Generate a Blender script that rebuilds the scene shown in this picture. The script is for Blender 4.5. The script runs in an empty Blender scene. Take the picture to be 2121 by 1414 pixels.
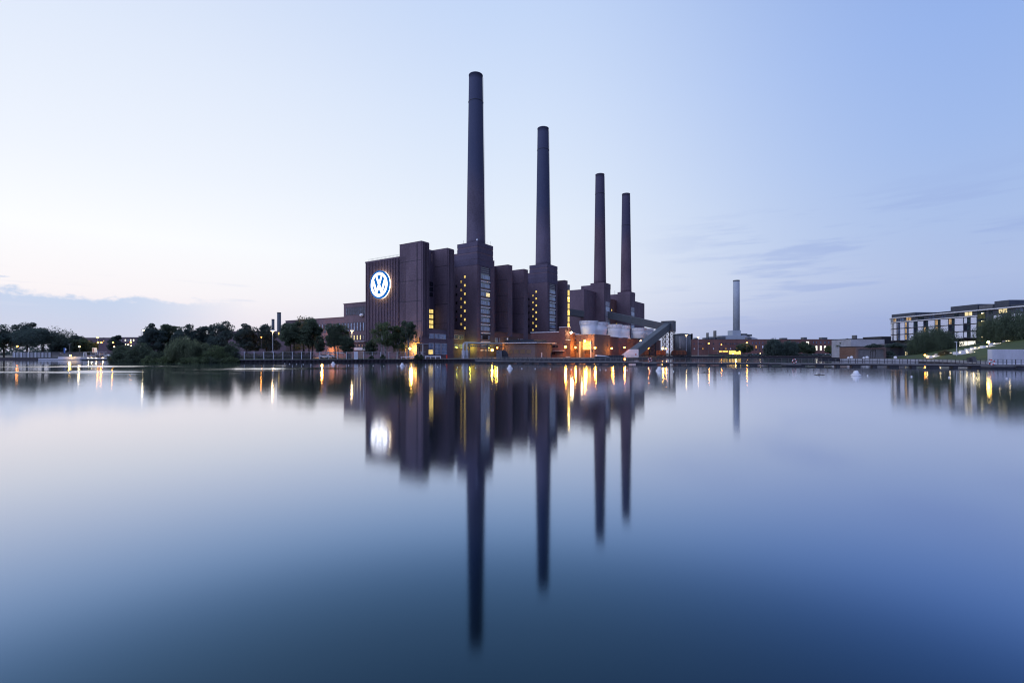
import bpy, bmesh, math, random
import numpy as np
from mathutils import Vector
sc = bpy.context.scene
col = sc.collection
RND = random.Random(7)
F, CX, HY, CZ = 985.0, 1060.5, 731.0, 3.0      # survey of the site: focal length in photo pixels, principal point, eye height

# ------------------------------------------------------------------ camera
cam = bpy.data.cameras.new("camera"); cam.sensor_width = 36.0; cam.lens = F * 36.0 / 2121.0
cam.shift_y = (HY - 707.0) / 2121.0; cam.clip_start = 0.1; cam.clip_end = 20000
camo = bpy.data.objects.new("camera", cam); col.objects.link(camo)
camo.location = (0, 0, CZ); camo.rotation_euler = (math.radians(90), 0, 0)
sc.camera = camo
sc.view_settings.view_transform = 'Standard'; sc.view_settings.look = 'None'
sc.view_settings.exposure = 0.0; sc.view_settings.gamma = 1.0
sc.cycles.use_denoising = True; sc.cycles.use_adaptive_sampling = False
sc.cycles.pixel_filter_type = 'BLACKMAN_HARRIS'; sc.cycles.filter_width = 1.15
try:
    sc.cycles.denoiser = 'OPENIMAGEDENOISE'; sc.cycles.denoising_input_passes = 'RGB_ALBEDO'
except Exception: pass
sc.cycles.max_bounces = 6; sc.cycles.diffuse_bounces = 2; sc.cycles.glossy_bounces = 3
sc.cycles.transparent_max_bounces = 12; sc.cycles.sample_clamp_indirect = 30.0
sc.cycles.caustics_reflective = False; sc.cycles.caustics_refractive = False

def lin(r, g, b):
    f = lambda c: c / 12.92 if c <= 0.04045 else ((c + 0.055) / 1.055) ** 2.4
    return (f(r / 255), f(g / 255), f(b / 255), 1.0)

# ------------------------------------------------------------------ dusk sky
world = bpy.data.worlds.new("World"); sc.world = world; world.use_nodes = True
NT = world.node_tree; NT.nodes.clear()
class NG:
    def __init__(s, nt): s.nt = nt
    def n(s, t, **kw):
        x = s.nt.nodes.new(t)
        for k, v in kw.items(): setattr(x, k, v)
        return x
    def put(s, sock, v):
        if isinstance(v, bpy.types.NodeSocket): s.nt.links.new(v, sock)
        else: sock.default_value = v
    def m(s, op, a, b=0.0, c=None, clamp=False):
        x = s.n('ShaderNodeMath', operation=op, use_clamp=clamp)
        s.put(x.inputs[0], a); s.put(x.inputs[1], b)
        if c is not None: s.put(x.inputs[2], c)
        return x.outputs[0]
    def sm(s, v, lo, hi):
        x = s.n('ShaderNodeMapRange', interpolation_type='SMOOTHSTEP', clamp=True)
        s.put(x.inputs[0], v); x.inputs[1].default_value = lo; x.inputs[2].default_value = hi
        x.inputs[3].default_value = 0; x.inputs[4].default_value = 1
        return x.outputs[0]
    def mix(s, f, a, b, blend='MIX'):
        x = s.n('ShaderNodeMix', data_type='RGBA', blend_type=blend)
        s.put(x.inputs[0], f); s.put(x.inputs[6], a); s.put(x.inputs[7], b)
        return x.outputs[2]
    def ramp(s, v, stops, interp='EASE'):
        x = s.n('ShaderNodeValToRGB'); r = x.color_ramp; r.interpolation = interp
        while len(r.elements) < len(stops): r.elements.new(0.5)
        for e, (p, c) in zip(r.elements, stops): e.position = p; e.color = c
        s.put(x.inputs[0], v); return x.outputs[0]
    def noise(s, vec, scale, detail=4.0, rough=0.55):
        x = s.n('ShaderNodeTexNoise'); s.put(x.inputs['Vector'], vec)
        x.inputs['Scale'].default_value = scale; x.inputs['Detail'].default_value = detail
        x.inputs['Roughness'].default_value = rough
        return x.outputs['Fac']
    def scale(s, vec, sx, sy, sz):
        x = s.n('ShaderNodeMapping'); s.put(x.inputs['Vector'], vec); x.inputs['Scale'].default_value = (sx, sy, sz)
        return x.outputs[0]
g = NG(NT)
tc = g.n('ShaderNodeTexCoord').outputs['Generated']
sp = g.n('ShaderNodeSeparateXYZ'); NT.links.new(tc, sp.inputs[0])
dx, dy, dz = sp.outputs
hyp = g.m('SQRT', g.m('ADD', g.m('MULTIPLY', dx, dx), g.m('ADD', g.m('MULTIPLY', dy, dy), 1e-6)))
hx = g.m('DIVIDE', dx, hyp); hy = g.m('DIVIDE', dy, hyp)
s_az = g.m('ADD', g.m('MULTIPLY', hx, -0.92), g.m('MULTIPLY', hy, 0.39))
zc = g.m('MAXIMUM', dz, 0.0)
RL = [(0, lin(226, 217, 232)), (.05, lin(238, 231, 240)), (.10, lin(247, 243, 247)), (.19, lin(250, 252, 255)), (.30, lin(238, 244, 254)), (.46, lin(224, 234, 251)), (1, lin(150, 182, 235))]
RC = [(0, lin(214, 214, 234)), (.07, lin(224, 228, 242)), (.14, lin(233, 239, 249)), (.27, lin(228, 238, 251)), (.44, lin(212, 227, 250)), (.60, lin(194, 214, 247)), (1, lin(130, 168, 230))]
RR = [(0, lin(150, 168, 212)), (.06, lin(160, 178, 220)), (.12, lin(172, 189, 227)), (.20, lin(168, 190, 231)), (.32, lin(158, 185, 234)), (.46, lin(148, 178, 234)), (1, lin(105, 140, 210))]
cL, cC, cR = g.ramp(zc, RL, 'LINEAR'), g.ramp(zc, RC, 'LINEAR'), g.ramp(zc, RR, 'LINEAR')
sky = g.mix(g.sm(s_az, -0.42, 0.42), cR, cC)
sky = g.mix(g.sm(s_az, 0.36, 0.93), sky, cL)
# unseen sky behind the viewer, boosted blue at left to brighten facades, dark right
back = g.mix(g.sm(hx, -0.75, 0.45), (1.25, 1.5, 2.5, 1), (.14, .19, .46, 1))
sky = g.mix(g.sm(g.m('MULTIPLY', hy, -1.0), -0.15, 0.5), sky, back)
# cumulus bank low on the left
nz = g.noise(g.scale(tc, 1, 1, 2.2), 17.0, 7.0, 0.56)
nz2 = g.noise(g.scale(tc, 1, 1, 1.4), 46.0, 4.0, 0.55)
ed = g.m('ADD', g.m('ADD', dz, g.m('MULTIPLY', g.m('SUBTRACT', nz, 0.5), 0.050)), g.m('MULTIPLY', g.m('SUBTRACT', nz2, 0.5), 0.022))
low = g.m('SUBTRACT', 1.0, g.sm(ed, 0.081, 0.0915))
tall = g.m('MULTIPLY', g.m('SUBTRACT', 1.0, g.sm(ed, 0.108, 0.114)), g.sm(g.m('SUBTRACT', g.m('MULTIPLY', g.m('SUBTRACT', nz, .5), .10), hx), 0.722, 0.73))
bank = g.m('MULTIPLY', g.m('MAXIMUM', low, tall), g.sm(g.m('MULTIPLY', hx, -1.0), 0.46, 0.66))
bcol = g.ramp(g.m('MULTIPLY', zc, 10.0), [(0, lin(205, 208, 230)), (.4, lin(196, 207, 232)), (.85, lin(186, 206, 236))], 'LINEAR')
sky = g.mix(g.m('MULTIPLY', bank, 0.9), sky, bcol)
# thin grey-blue streaks to the right of the chimneys
st = g.noise(g.scale(tc, 3.2, 3.2, 30.0), 1.6, 5.0, 0.55)
stm = g.m('MULTIPLY', g.sm(st, 0.49, 0.66), g.m('MULTIPLY', g.sm(dz, 0.02, 0.05), g.m('SUBTRACT', 1.0, g.sm(dz, 0.20, 0.30))))
stm = g.m('MULTIPLY', stm, g.sm(hx, 0.2, 0.55))
sky = g.mix(g.m('MULTIPLY', stm, 0.45), sky, lin(150, 171, 222))
st2 = g.noise(g.scale(tc, 2.4, 2.4, 34.0), 2.3, 4.0, 0.5)
stm2 = g.m('MULTIPLY', g.sm(st2, 0.60, 0.72), g.m('MULTIPLY', g.sm(dz, 0.05, 0.08), g.m('SUBTRACT', 1.0, g.sm(dz, 0.11, 0.14))))
sky = g.mix(g.m('MULTIPLY', g.m('MULTIPLY', stm2, g.m('SUBTRACT', 1.0, g.sm(hx, -0.2, 0.0))), 0.35), sky, lin(205, 215, 238))
mauve = g.m('MULTIPLY', g.m('SUBTRACT', 1.0, g.sm(g.m('ADD', dz, g.m('MULTIPLY', g.m('SUBTRACT', st, .5), .06)), 0.03, 0.095)), g.sm(hx, 0.15, 0.55))
sky = g.mix(g.m('MULTIPLY', mauve, .55), sky, lin(152, 168, 214))
nish = g.n('ShaderNodeTexSky', sky_type='NISHITA', sun_disc=False, sun_elevation=math.radians(1.0), sun_rotation=math.radians(-75))
sky = g.mix(0.012, sky, nish.outputs[0], 'ADD')
bg = g.n('ShaderNodeBackground'); NT.links.new(sky, bg.inputs[0]); bg.inputs[1].default_value = 1.0
wo = g.n('ShaderNodeOutputWorld'); NT.links.new(bg.outputs[0], wo.inputs[0])

# ------------------------------------------------------------------ materials
MATS = {}
def newmat(name):
    m = bpy.data.materials.new(name); m.use_nodes = True; m.node_tree.nodes.clear()
    MATS[name] = m
    gg = NG(m.node_tree); out = gg.n('ShaderNodeOutputMaterial')
    return m, gg, out
def mat(name, c, rough=0.8, var=0.25, scale=0.6, metal=0.0, spec=0.3, zstretch=1.0, rib=None, bump=0.0):
    m, gg, out = newmat(name)
    b = gg.n('ShaderNodeBsdfPrincipled')
    pos = gg.n('ShaderNodeNewGeometry').outputs['Position']
    n1 = gg.noise(gg.scale(pos, 1, 1, zstretch), scale, 5.0, 0.6)
    n2 = gg.noise(gg.scale(pos, 1, 1, zstretch), scale * 7.3, 3.0, 0.6)
    f = gg.m('ADD', gg.m('MULTIPLY', n1, 0.7), gg.m('MULTIPLY', n2, 0.3))
    lo = tuple(x * (1 - var) for x in c[:3]) + (1,); hi = tuple(min(1, x * (1 + var)) for x in c[:3]) + (1,)
    cc = gg.ramp(f, [(0.3, lo), (0.7, hi)], 'LINEAR')
    gg.put(b.inputs['Base Color'], cc); b.inputs['Roughness'].default_value = rough
    b.inputs['Metallic'].default_value = metal; b.inputs['Specular IOR Level'].default_value = spec
    if bump:
        bp = gg.n('ShaderNodeBump'); bp.inputs['Strength'].default_value = bump; bp.inputs['Distance'].default_value = 0.1
        gg.put(bp.inputs['Height'], n2); gg.put(b.inputs['Normal'], bp.outputs[0])
    m.node_tree.links.new(b.outputs[0], out.inputs[0]); return m
def brick(name, c, soot_haze=None):
    m, gg, out = newmat(name)
    b = gg.n('ShaderNodeBsdfPrincipled'); b.inputs['Roughness'].default_value = 0.85; b.inputs['Specular IOR Level'].default_value = 0.2
    pos = gg.n('ShaderNodeNewGeometry').outputs['Position']
    n1 = gg.noise(gg.scale(pos, 1, 1, .35), 0.11, 4.0, 0.6)      # weather streaks
    n2 = gg.noise(gg.scale(pos, 1, 1, 3.0), 1.1, 4.0, 0.65)      # courses
    n3 = gg.noise(pos, 0.035, 2.0, 0.5)
    f = gg.m('ADD', gg.m('ADD', gg.m('MULTIPLY', n1, .45), gg.m('MULTIPLY', n2, .35)), gg.m('MULTIPLY', n3, .2))
    lo = tuple(x * .5 for x in c[:3]) + (1,); hi = tuple(x * 1.5 for x in c[:3]) + (1,)
    cc = gg.ramp(f, [(.32, lo), (.68, hi)], 'LINEAR')
    if soot_haze:
        z0, z1, sc_ = soot_haze
        sp_ = gg.n('ShaderNodeSeparateXYZ'); m.node_tree.links.new(pos, sp_.inputs[0])
        zz = gg.m('ADD', sp_.outputs[2], gg.m('MULTIPLY', gg.m('SUBTRACT', n1, .5), 26.0))
        cc = gg.mix(gg.m('MULTIPLY', gg.sm(zz, z0, z1), .8), cc, sc_)  # sooty upper shaft; its bluish tone also carries painted haze
    gg.put(b.inputs['Base Color'], cc)
    m.node_tree.links.new(b.outputs[0], out.inputs[0]); return m
def glow(name, c, s, tex=0.0):
    m, gg, out = newmat(name)
    e = gg.n('ShaderNodeEmission'); e.inputs[1].default_value = s
    if tex:
        pos = gg.n('ShaderNodeNewGeometry').outputs['Position']
        n = gg.noise(pos, 1.3, 3.0, .6)
        lo = tuple(x * (1 - tex) for x in c[:3]) + (1,)
        gg.put(e.inputs[0], gg.ramp(n, [(.35, lo), (.6, c)], 'LINEAR'))
    else: e.inputs[0].default_value = c
    m.node_tree.links.new(e.outputs[0], out.inputs[0]); return m
def leafmat(name, c, var=.5):
    m, gg, out = newmat(name)
    b = gg.n('ShaderNodeBsdfPrincipled'); b.inputs['Roughness'].default_value = .7; b.inputs['Specular IOR Level'].default_value = .15
    geo = gg.n('ShaderNodeNewGeometry')
    n1 = gg.noise(geo.outputs['Position'], .35, 3, .6)
    f = gg.m('ADD', gg.m('MULTIPLY', geo.outputs['Random Per Island'], .5), gg.m('MULTIPLY', n1, .5))
    lo = tuple(x * (1 - var) for x in c[:3]) + (1,); hi = (c[0] * (1 + var * 1.2), c[1] * (1 + var), c[2] * (1 + var * .6), 1)
    cc = gg.ramp(f, [(.25, lo), (.75, hi)], 'LINEAR'); gg.put(b.inputs['Base Color'], cc)
    tl = gg.n('ShaderNodeBsdfTranslucent'); gg.put(tl.inputs[0], cc); ad = gg.n('ShaderNodeMixShader'); ad.inputs[0].default_value = .4
    m.node_tree.links.new(b.outputs[0], ad.inputs[1]); m.node_tree.links.new(tl.outputs[0], ad.inputs[2])
    m.node_tree.links.new(ad.outputs[0], out.inputs[0]); return m

BR = brick('dark_red_brick', (.138, .100, .122, 1))
BRW = brick('wing_brick', (.145, .107, .120, 1))
BRP = brick('panel_concrete', (.095, .080, .115, 1))
BRC = brick('chimney_brick', (.122, .102, .135, 1), (66, 86, (.05, .066, .118, 1)))  # soot colour shifted to blue in place of haze in the air
BRC2 = brick('red_chimney_brick', (.128, .088, .108, 1), (80, 98, (.06, .064, .105, 1)))
BRR = brick('red_brick', (.175, .09, .08, 1))
BRO = brick('ochre_brick', (.175, .122, .11, 1))
BRB = brick('brown_brick', (.16, .095, .07, 1))
CON = mat('concrete', (.38, .38, .40, 1), .85, .18, .5)
WCON = mat('pale_concrete', (.55, .55, .58, 1), .8, .16, .7, zstretch=.25)
DKS = mat('dark_steel', (.022, .022, .03, 1), .6, .4, .8)
STEEL = mat('grey_steel', (.12, .125, .135, 1), .5, .2, .8, metal=.2)
CONV = mat('blue_grey_cladding', (.085, .095, .105, 1), .6, .14, .5)
PALE = mat('pale_cladding', (.50, .52, .56, 1), .6, .1, .4)
FARC = mat('far_chimney_concrete', (.33, .36, .39, 1), .7, .1, .2)
WHITE = mat('white_paint', (.72, .72, .74, 1), .5, .08, .5)
WHITEP = mat('white_panel', (.80, .80, .84, 1), .35, .06, .4)
SIGNB = mat('sign_board_white', (.7, .7, .72, 1), .5, .05, 2.0)
PIPE = mat('silver_pipe', (.55, .56, .58, 1), .35, .12, 1.0, metal=.5)
HOTW = mat('hotel_cladding', (.055, .066, .085, 1), .4, .25, .4)
DARK = mat('dark_cladding', (.03, .033, .042, 1), .5, .3, .5)
ROOFM = mat('bitumen_roof', (.05, .05, .06, 1), .9, .3, .5)
BARK = mat('bark', (.045, .038, .032, 1), .9, .4, 3.0, zstretch=.3)
BBARK = mat('birch_bark', (.30, .29, .28, 1), .9, .6, 2.2)
TIMB = mat('grey_timber', (.16, .155, .16, 1), .8, .3, 1.2)
REDM = mat('red_paint', (.45, .035, .03, 1), .5, .1, 1.0)
BLUEM = mat('blue_paint', (.05, .14, .42, 1), .5, .1, 1.0)
RUST = mat('rusty_wagon', (.17, .07, .04, 1), .8, .4, 1.2)
OCHRE = mat('ochre_shutter', (.24, .155, .09, 1), .7, .25, 2.0)
TYRE = mat('tyre_rubber', (.015, .015, .016, 1), .8, .2, 3.0)
def glassmat(name, c, rough=.12):
    m, gg, out = newmat(name); b = gg.n('ShaderNodeBsdfPrincipled')
    pos = gg.n('ShaderNodeNewGeometry').outputs['Position']
    cc = gg.ramp(gg.noise(pos, .9, 2, .5), [(.35, tuple(x * .5 for x in c[:3]) + (1,)), (.65, c)], 'LINEAR')
    gg.put(b.inputs['Base Color'], cc); b.inputs['Roughness'].default_value = rough
    b.inputs['IOR'].default_value = 1.9; b.inputs['Specular IOR Level'].default_value = .6
    m.node_tree.links.new(b.outputs[0], out.inputs[0]); return m
GLASS = glassmat('window_glass', (.12, .16, .24, 1))
GLASSB = glassmat('sky_blue_glass', (.24, .33, .50, 1))
GLASSD = glassmat('dark_glass', (.02, .028, .045, 1))
GLASSG = glassmat('green_stair_glass', (.035, .06, .065, 1))
LITY = glow('lit_yellow_window', (1, .72, .22, 1), 1.25, .25)
LITW = glow('lit_warm_window', (1, .82, .45, 1), 1.15, .35)
LITO = glow('lit_orange_window', (1, .52, .16, 1), .95, .45)
LITB = glow('bright_hall_light', (1, .62, .14, 1), 3.0, .7)
LITH = glow('hotel_room_light', (1, .66, .36, 1), .62, .6)
LITX = glow('white_lit_window', (1, .95, .8, 1), 1.6, .2)
LITG = glow('dim_stairwell_light', (.36, .40, .24, 1), .22, .6)
LITP = glow('porch_yellow_green', (.62, .55, .06, 1), .42, .4)
BULB_O = glow('sodium_bulb', (1, .36, .035, 1), 45)
BULB_R = glow('deep_orange_bulb', (1, .27, .035, 1), 40)
BULB_Y = glow('yellow_bulb', (1, .58, .11, 1), 50)
BULB_W = glow('warm_white_bulb', (1, .80, .42, 1), 80)
BULB_M = glow('mast_bulb', (1, .66, .30, 1), 7)
POST_O = glow('street_bulb_orange', (1, .38, .05, 1), 24)
POST_R = glow('street_bulb_deep', (1, .36, .06, 1), 22)
POST_Y = glow('street_bulb_yellow', (1, .66, .16, 1), 30)
POST_W = glow('street_bulb_white', (1, .80, .42, 1), 14)
BULB_S = glow('small_step_light', (1, .82, .45, 1), 9)
EMW = glow('emblem_white', (1, .97, .92, 1), 2.9)
EMB = glow('emblem_blue', (.014, .19, .68, 1), .8)
HALO = glow('emblem_back_light', (1, .80, .48, 1), 9)
LEAF = leafmat('leaf_dark', (.09, .125, .088, 1))
LEAF2 = leafmat('leaf_green', (.105, .145, .078, 1))
LEAF3 = leafmat('leaf_willow', (.15, .19, .12, 1))
LEAF4 = leafmat('leaf_autumn', (.15, .145, .08, 1))
LEAF5 = leafmat('leaf_haze_blue', (.075, .11, .105, 1))  # blue haze put into the leaf colour itself
GRASS = leafmat('grass_leaf', (.055, .09, .03, 1))
DRY = leafmat('dry_brush_leaf', (.11, .10, .06, 1))
# ground: paving and trodden grass
GROUND = mat('ground_paving', (.17, .15, .12, 1), .95, .3, .12)
LAWN = mat('lawn', (.06, .085, .03, 1), .95, .35, .3)
TURF = mat('hill_turf', (.055, .075, .022, 1), .95, .3, .25)
# sheet pile steel
PILE = mat('sheet_pile', (.035, .028, .034, 1), .7, .4, .6)

# still harbour water seen over a long exposure: small ripples average into a soft vertical blur
def watermat():
    m, gg, out = newmat('harbour_water')
    geo = gg.n('ShaderNodeNewGeometry'); pos = geo.outputs['Position']
    w1 = gg.n('ShaderNodeTexWhiteNoise', noise_dimensions='3D'); gg.put(w1.inputs['Vector'], gg.scale(pos, 91.7, 73.3, 1))
    w2 = gg.n('ShaderNodeTexWhiteNoise', noise_dimensions='3D'); gg.put(w2.inputs['Vector'], gg.scale(pos, 57.1, 131.9, 1))
    a = gg.n('ShaderNodeSeparateColor'); m.node_tree.links.new(w1.outputs['Color'], a.inputs[0])
    b = gg.n('ShaderNodeSeparateColor'); m.node_tree.links.new(w2.outputs['Color'], b.inputs[0])
    ty = gg.m('SUBTRACT', gg.m('ADD', gg.m('ADD', a.outputs[0], a.outputs[1]), b.outputs[0]), 1.5)   # about normal, sigma .5
    tx = gg.m('SUBTRACT', gg.m('ADD', gg.m('ADD', b.outputs[1], b.outputs[2]), a.outputs[2]), 1.5)
    sp_ = gg.n('ShaderNodeSeparateXYZ'); m.node_tree.links.new(pos, sp_.inputs[0])
    # breeze patches ruffle the surface off the left bank
    br = gg.noise(gg.scale(pos, .016, .075, 1), 1.0, 4.0, .6)
    zone = gg.m('MULTIPLY', gg.sm(sp_.outputs[1], 62, 84), gg.m('MULTIPLY', gg.m('SUBTRACT', 1, gg.sm(sp_.outputs[1], 112, 124)), gg.m('SUBTRACT', 1, gg.sm(sp_.outputs[0], -46, -24))))
    ruf = gg.m('MULTIPLY', gg.sm(br, .47, .58), zone)
    drift = gg.noise(gg.scale(pos, .05, .35, 1), 1.0, 3.0, .6)
    amp = gg.m('ADD', .0115, gg.m('MULTIPLY', ruf, .03))
    ny = gg.m('ADD', gg.m('MULTIPLY', ty, amp), gg.m('MULTIPLY', ruf, -.055))
    ny = gg.m('ADD', ny, gg.m('MULTIPLY', gg.m('SUBTRACT', drift, .5), .006))
    nx = gg.m('MULTIPLY', tx, gg.m('MULTIPLY', amp, .45))
    cx = gg.n('ShaderNodeCombineXYZ'); gg.put(cx.inputs[0], nx); gg.put(cx.inputs[1], ny); cx.inputs[2].default_value = 1.0
    nn = gg.n('ShaderNodeVectorMath', operation='NORMALIZE'); m.node_tree.links.new(cx.outputs[0], nn.inputs[0])
    inc = gg.n('ShaderNodeSeparateXYZ'); m.node_tree.links.new(geo.outputs['Incoming'], inc.inputs[0])
    # mirror strength falls and turns blue as one looks more steeply into the clear water
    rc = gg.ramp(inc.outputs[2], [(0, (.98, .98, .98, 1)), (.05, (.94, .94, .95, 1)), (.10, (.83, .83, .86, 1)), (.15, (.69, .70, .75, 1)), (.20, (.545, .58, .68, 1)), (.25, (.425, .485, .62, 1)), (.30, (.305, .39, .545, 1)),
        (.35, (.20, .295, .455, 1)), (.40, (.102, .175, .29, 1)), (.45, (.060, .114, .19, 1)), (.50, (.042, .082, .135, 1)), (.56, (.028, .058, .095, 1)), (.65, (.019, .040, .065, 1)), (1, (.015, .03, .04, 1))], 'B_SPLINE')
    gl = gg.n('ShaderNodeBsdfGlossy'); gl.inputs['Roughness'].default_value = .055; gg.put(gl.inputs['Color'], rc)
    m.node_tree.links.new(nn.outputs[0], gl.inputs['Normal'])
    df = gg.n('ShaderNodeBsdfDiffuse'); df.inputs['Color'].default_value = (.003, .0055, .0055, 1)
    mx = gg.n('ShaderNodeAddShader')
    m.node_tree.links.new(df.outputs[0], mx.inputs[0]); m.node_tree.links.new(gl.outputs[0], mx.inputs[1])
    m.node_tree.links.new(mx.outputs[0], out.inputs[0]); return m
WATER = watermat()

# ------------------------------------------------------------------ mesh helpers
def at(px, py, d): return Vector(((px - CX) / F * d, d, CZ + (HY - py) / F * d))
def gx(px, d): return (px - CX) / F * d
def gz(py, d): return CZ + (HY - py) / F * d
class Frame:                                           # a plan grid: origin o, axes u and v
    def __init__(s, o, ang):
        t = math.radians(ang); s.o = Vector(o); s.u = Vector((math.sin(t), math.cos(t))); s.v = Vector((math.cos(t), -math.sin(t)))
    def p(s, a, b): return s.o + s.u * a + s.v * b
    def q(s, a, b, z): w = s.p(a, b); return Vector((w.x, w.y, z))
    def a_of(s, px, b):                                # where the sight line px meets the plane b
        k = (px - CX) / F; w = s.o + s.v * b
        return (k * w.y - w.x) / (s.u.x - k * s.u.y)
    def b_of(s, px, a):
        k = (px - CX) / F; w = s.o + s.u * a
        return (k * w.y - w.x) / (s.v.x - k * s.v.y)
XY = Frame((0, 0), 90)                                 # u = +x, v = -y
class MB:
    def __init__(s): s.v, s.f, s.mi = [], [], []
    def add(s, vs, fs, mi=0):
        k = len(s.v); s.v += [Vector(x) for x in vs]; s.f += [[i + k for i in f] for f in fs]; s.mi += [mi] * len(fs); return s
    def hexa(s, p, mi=0):
        return s.add(p, [(0, 1, 2, 3), (4, 5, 6, 7), (0, 1, 5, 4), (1, 2, 6, 5), (2, 3, 7, 6), (3, 0, 4, 7)], mi)
    def fb(s, fr, a0, a1, b0, b1, z0, z1, mi=0):
        c = [(a0, b0), (a1, b0), (a1, b1), (a0, b1)]
        return s.hexa([fr.q(a, b, z0) for a, b in c] + [fr.q(a, b, z1) for a, b in c], mi)
    def wb(s, x0, x1, y0, y1, z0, z1, mi=0):
        c = [(x0, y0), (x1, y0), (x1, y1), (x0, y1)]
        return s.hexa([(x, y, z0) for x, y in c] + [(x, y, z1) for x, y in c], mi)
    def prism(s, pts, z0, z1, mi=0):
        n = len(pts); vs = [(p[0], p[1], z0) for p in pts] + [(p[0], p[1], z1) for p in pts]
        return s.add(vs, [list(range(n)), list(range(n, 2 * n))] + [(i, (i + 1) % n, n + (i + 1) % n, n + i) for i in range(n)], mi)
    def extr(s, pts, off, mi=0):                       # a 3D polygon extruded along off
        n = len(pts); off = Vector(off); vs = [Vector(p) for p in pts] + [Vector(p) + off for p in pts]
        return s.add(vs, [list(range(n)), list(range(n, 2 * n))] + [(i, (i + 1) % n, n + (i + 1) % n, n + i) for i in range(n)], mi)
    def beam(s, p, q, w, h, mi=0):
        p, q = Vector(p), Vector(q); d = (q - p).normalized()
        side = d.cross(Vector((0, 0, 1)))
        side = Vector((1, 0, 0)) if side.length < 1e-4 else side.normalized()
        up = side.cross(d).normalized(); a, b = side * w / 2, up * h / 2
        return s.hexa([p - a - b, p + a - b, p + a + b, p - a + b, q - a - b, q + a - b, q + a + b, q - a + b], mi)
    def tube(s, pts, rad, n=8, mi=0):
        pts = [Vector(p) for p in pts]; rad = rad if isinstance(rad, (list, tuple)) else [rad] * len(pts)
        k = len(s.v); fs = []
        for i, p in enumerate(pts):
            d = (pts[min(i + 1, len(pts) - 1)] - pts[max(i - 1, 0)]).normalized()
            x = d.orthogonal().normalized() if abs(d.z) < .9 else Vector((1, 0, 0)); x = (x - d * x.dot(d)).normalized(); y = d.cross(x)
            s.v += [p + (x * math.cos(t) + y * math.sin(t)) * rad[i] for t in (2 * math.pi * j / n for j in range(n))]
        for i in range(len(pts) - 1):
            for j in range(n): fs.append([k + i * n + j, k + i * n + (j + 1) % n, k + (i + 1) * n + (j + 1) % n, k + (i + 1) * n + j])
        fs += [[k + j for j in range(n)], [k + (len(pts) - 1) * n + j for j in range(n)]]
        s.f += fs; s.mi += [mi] * len(fs); return s
    def lathe(s, x, y, prof, n=24, mi=0, close=True):
        k = len(s.v); fs = []
        for r, z in prof: s.v += [Vector((x + r * math.cos(2 * math.pi * j / n), y + r * math.sin(2 * math.pi * j / n), z)) for j in range(n)]
        for i in range(len(prof) - 1):
            for j in range(n): fs.append([k + i * n + j, k + i * n + (j + 1) % n, k + (i + 1) * n + (j + 1) % n, k + (i + 1) * n + j])
        if close: fs += [[k + j for j in range(n)], [k + (len(prof) - 1) * n + j for j in range(n)]]
        s.f += fs; s.mi += [mi] * len(fs); return s
    def ball(s, c, r, n=10, mi=0, sz=1.0):
        return s.lathe(c[0], c[1], [(max(.02, math.sin(math.pi * i / n)) * r, c[2] - math.cos(math.pi * i / n) * r * sz) for i in range(n + 1)], n + 4, mi)
    def build(s, name, mats, parent=None, label=None, smooth=False, kind=None, base=None):
        me = bpy.data.meshes.new(name)
        if base is None: base = Vector((0, 0, 0))
        r = parent
        while r is not None: base = Vector(r.location) if r.parent is None else base; r = r.parent
        me.from_pydata([tuple(x - Vector(base)) for x in s.v], [], s.f)
        mats = mats if isinstance(mats, (list, tuple)) else [mats]
        for mm in mats: me.materials.append(mm)
        me.polygons.foreach_set('material_index', s.mi)
        bm = bmesh.new(); bm.from_mesh(me); bmesh.ops.recalc_face_normals(bm, faces=bm.faces); bm.to_mesh(me); bm.free()
        if smooth: me.polygons.foreach_set('use_smooth', [len(p.vertices) == 4 for p in me.polygons])
        o = bpy.data.objects.new(name, me); col.objects.link(o)
        if parent is not None: o.parent = parent
        else: o.location = base
        if label: o['label'] = label
        if kind: o['kind'] = kind
        return o
def tag(o, label, cat, group=None, kind=None):
    o['label'] = label; o['category'] = cat
    if group: o['group'] = group
    if kind: o['kind'] = kind
    return o
def thing(name, label, cat, loc, group=None):
    o = bpy.data.objects.new(name, None); col.objects.link(o); o.location = Vector(loc); o.empty_display_size = .5
    return tag(o, label, cat, group)
def single(mb, name, mats, label, cat, base, group=None, smooth=False):
    return tag(mb.build(name, mats, base=Vector(base), smooth=smooth), label, cat, group)
def copy_tree(o, parent=None):
    c = o.copy(); col.objects.link(c)
    if parent is not None: c.parent = parent
    for ch in o.children: copy_tree(ch, c)
    return c
def light(parent, loc, c, power, r=.3):
    l = bpy.data.lights.new('lamp_light', 'POINT'); l.energy = power; l.color = c[:3]; l.shadow_soft_size = r
    o = bpy.data.objects.new('lamp_light', l); col.objects.link(o)
    root = parent
    while root.parent: root = root.parent
    o.parent = parent; o.location = Vector(loc) - Vector(root.location)
    return o
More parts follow.
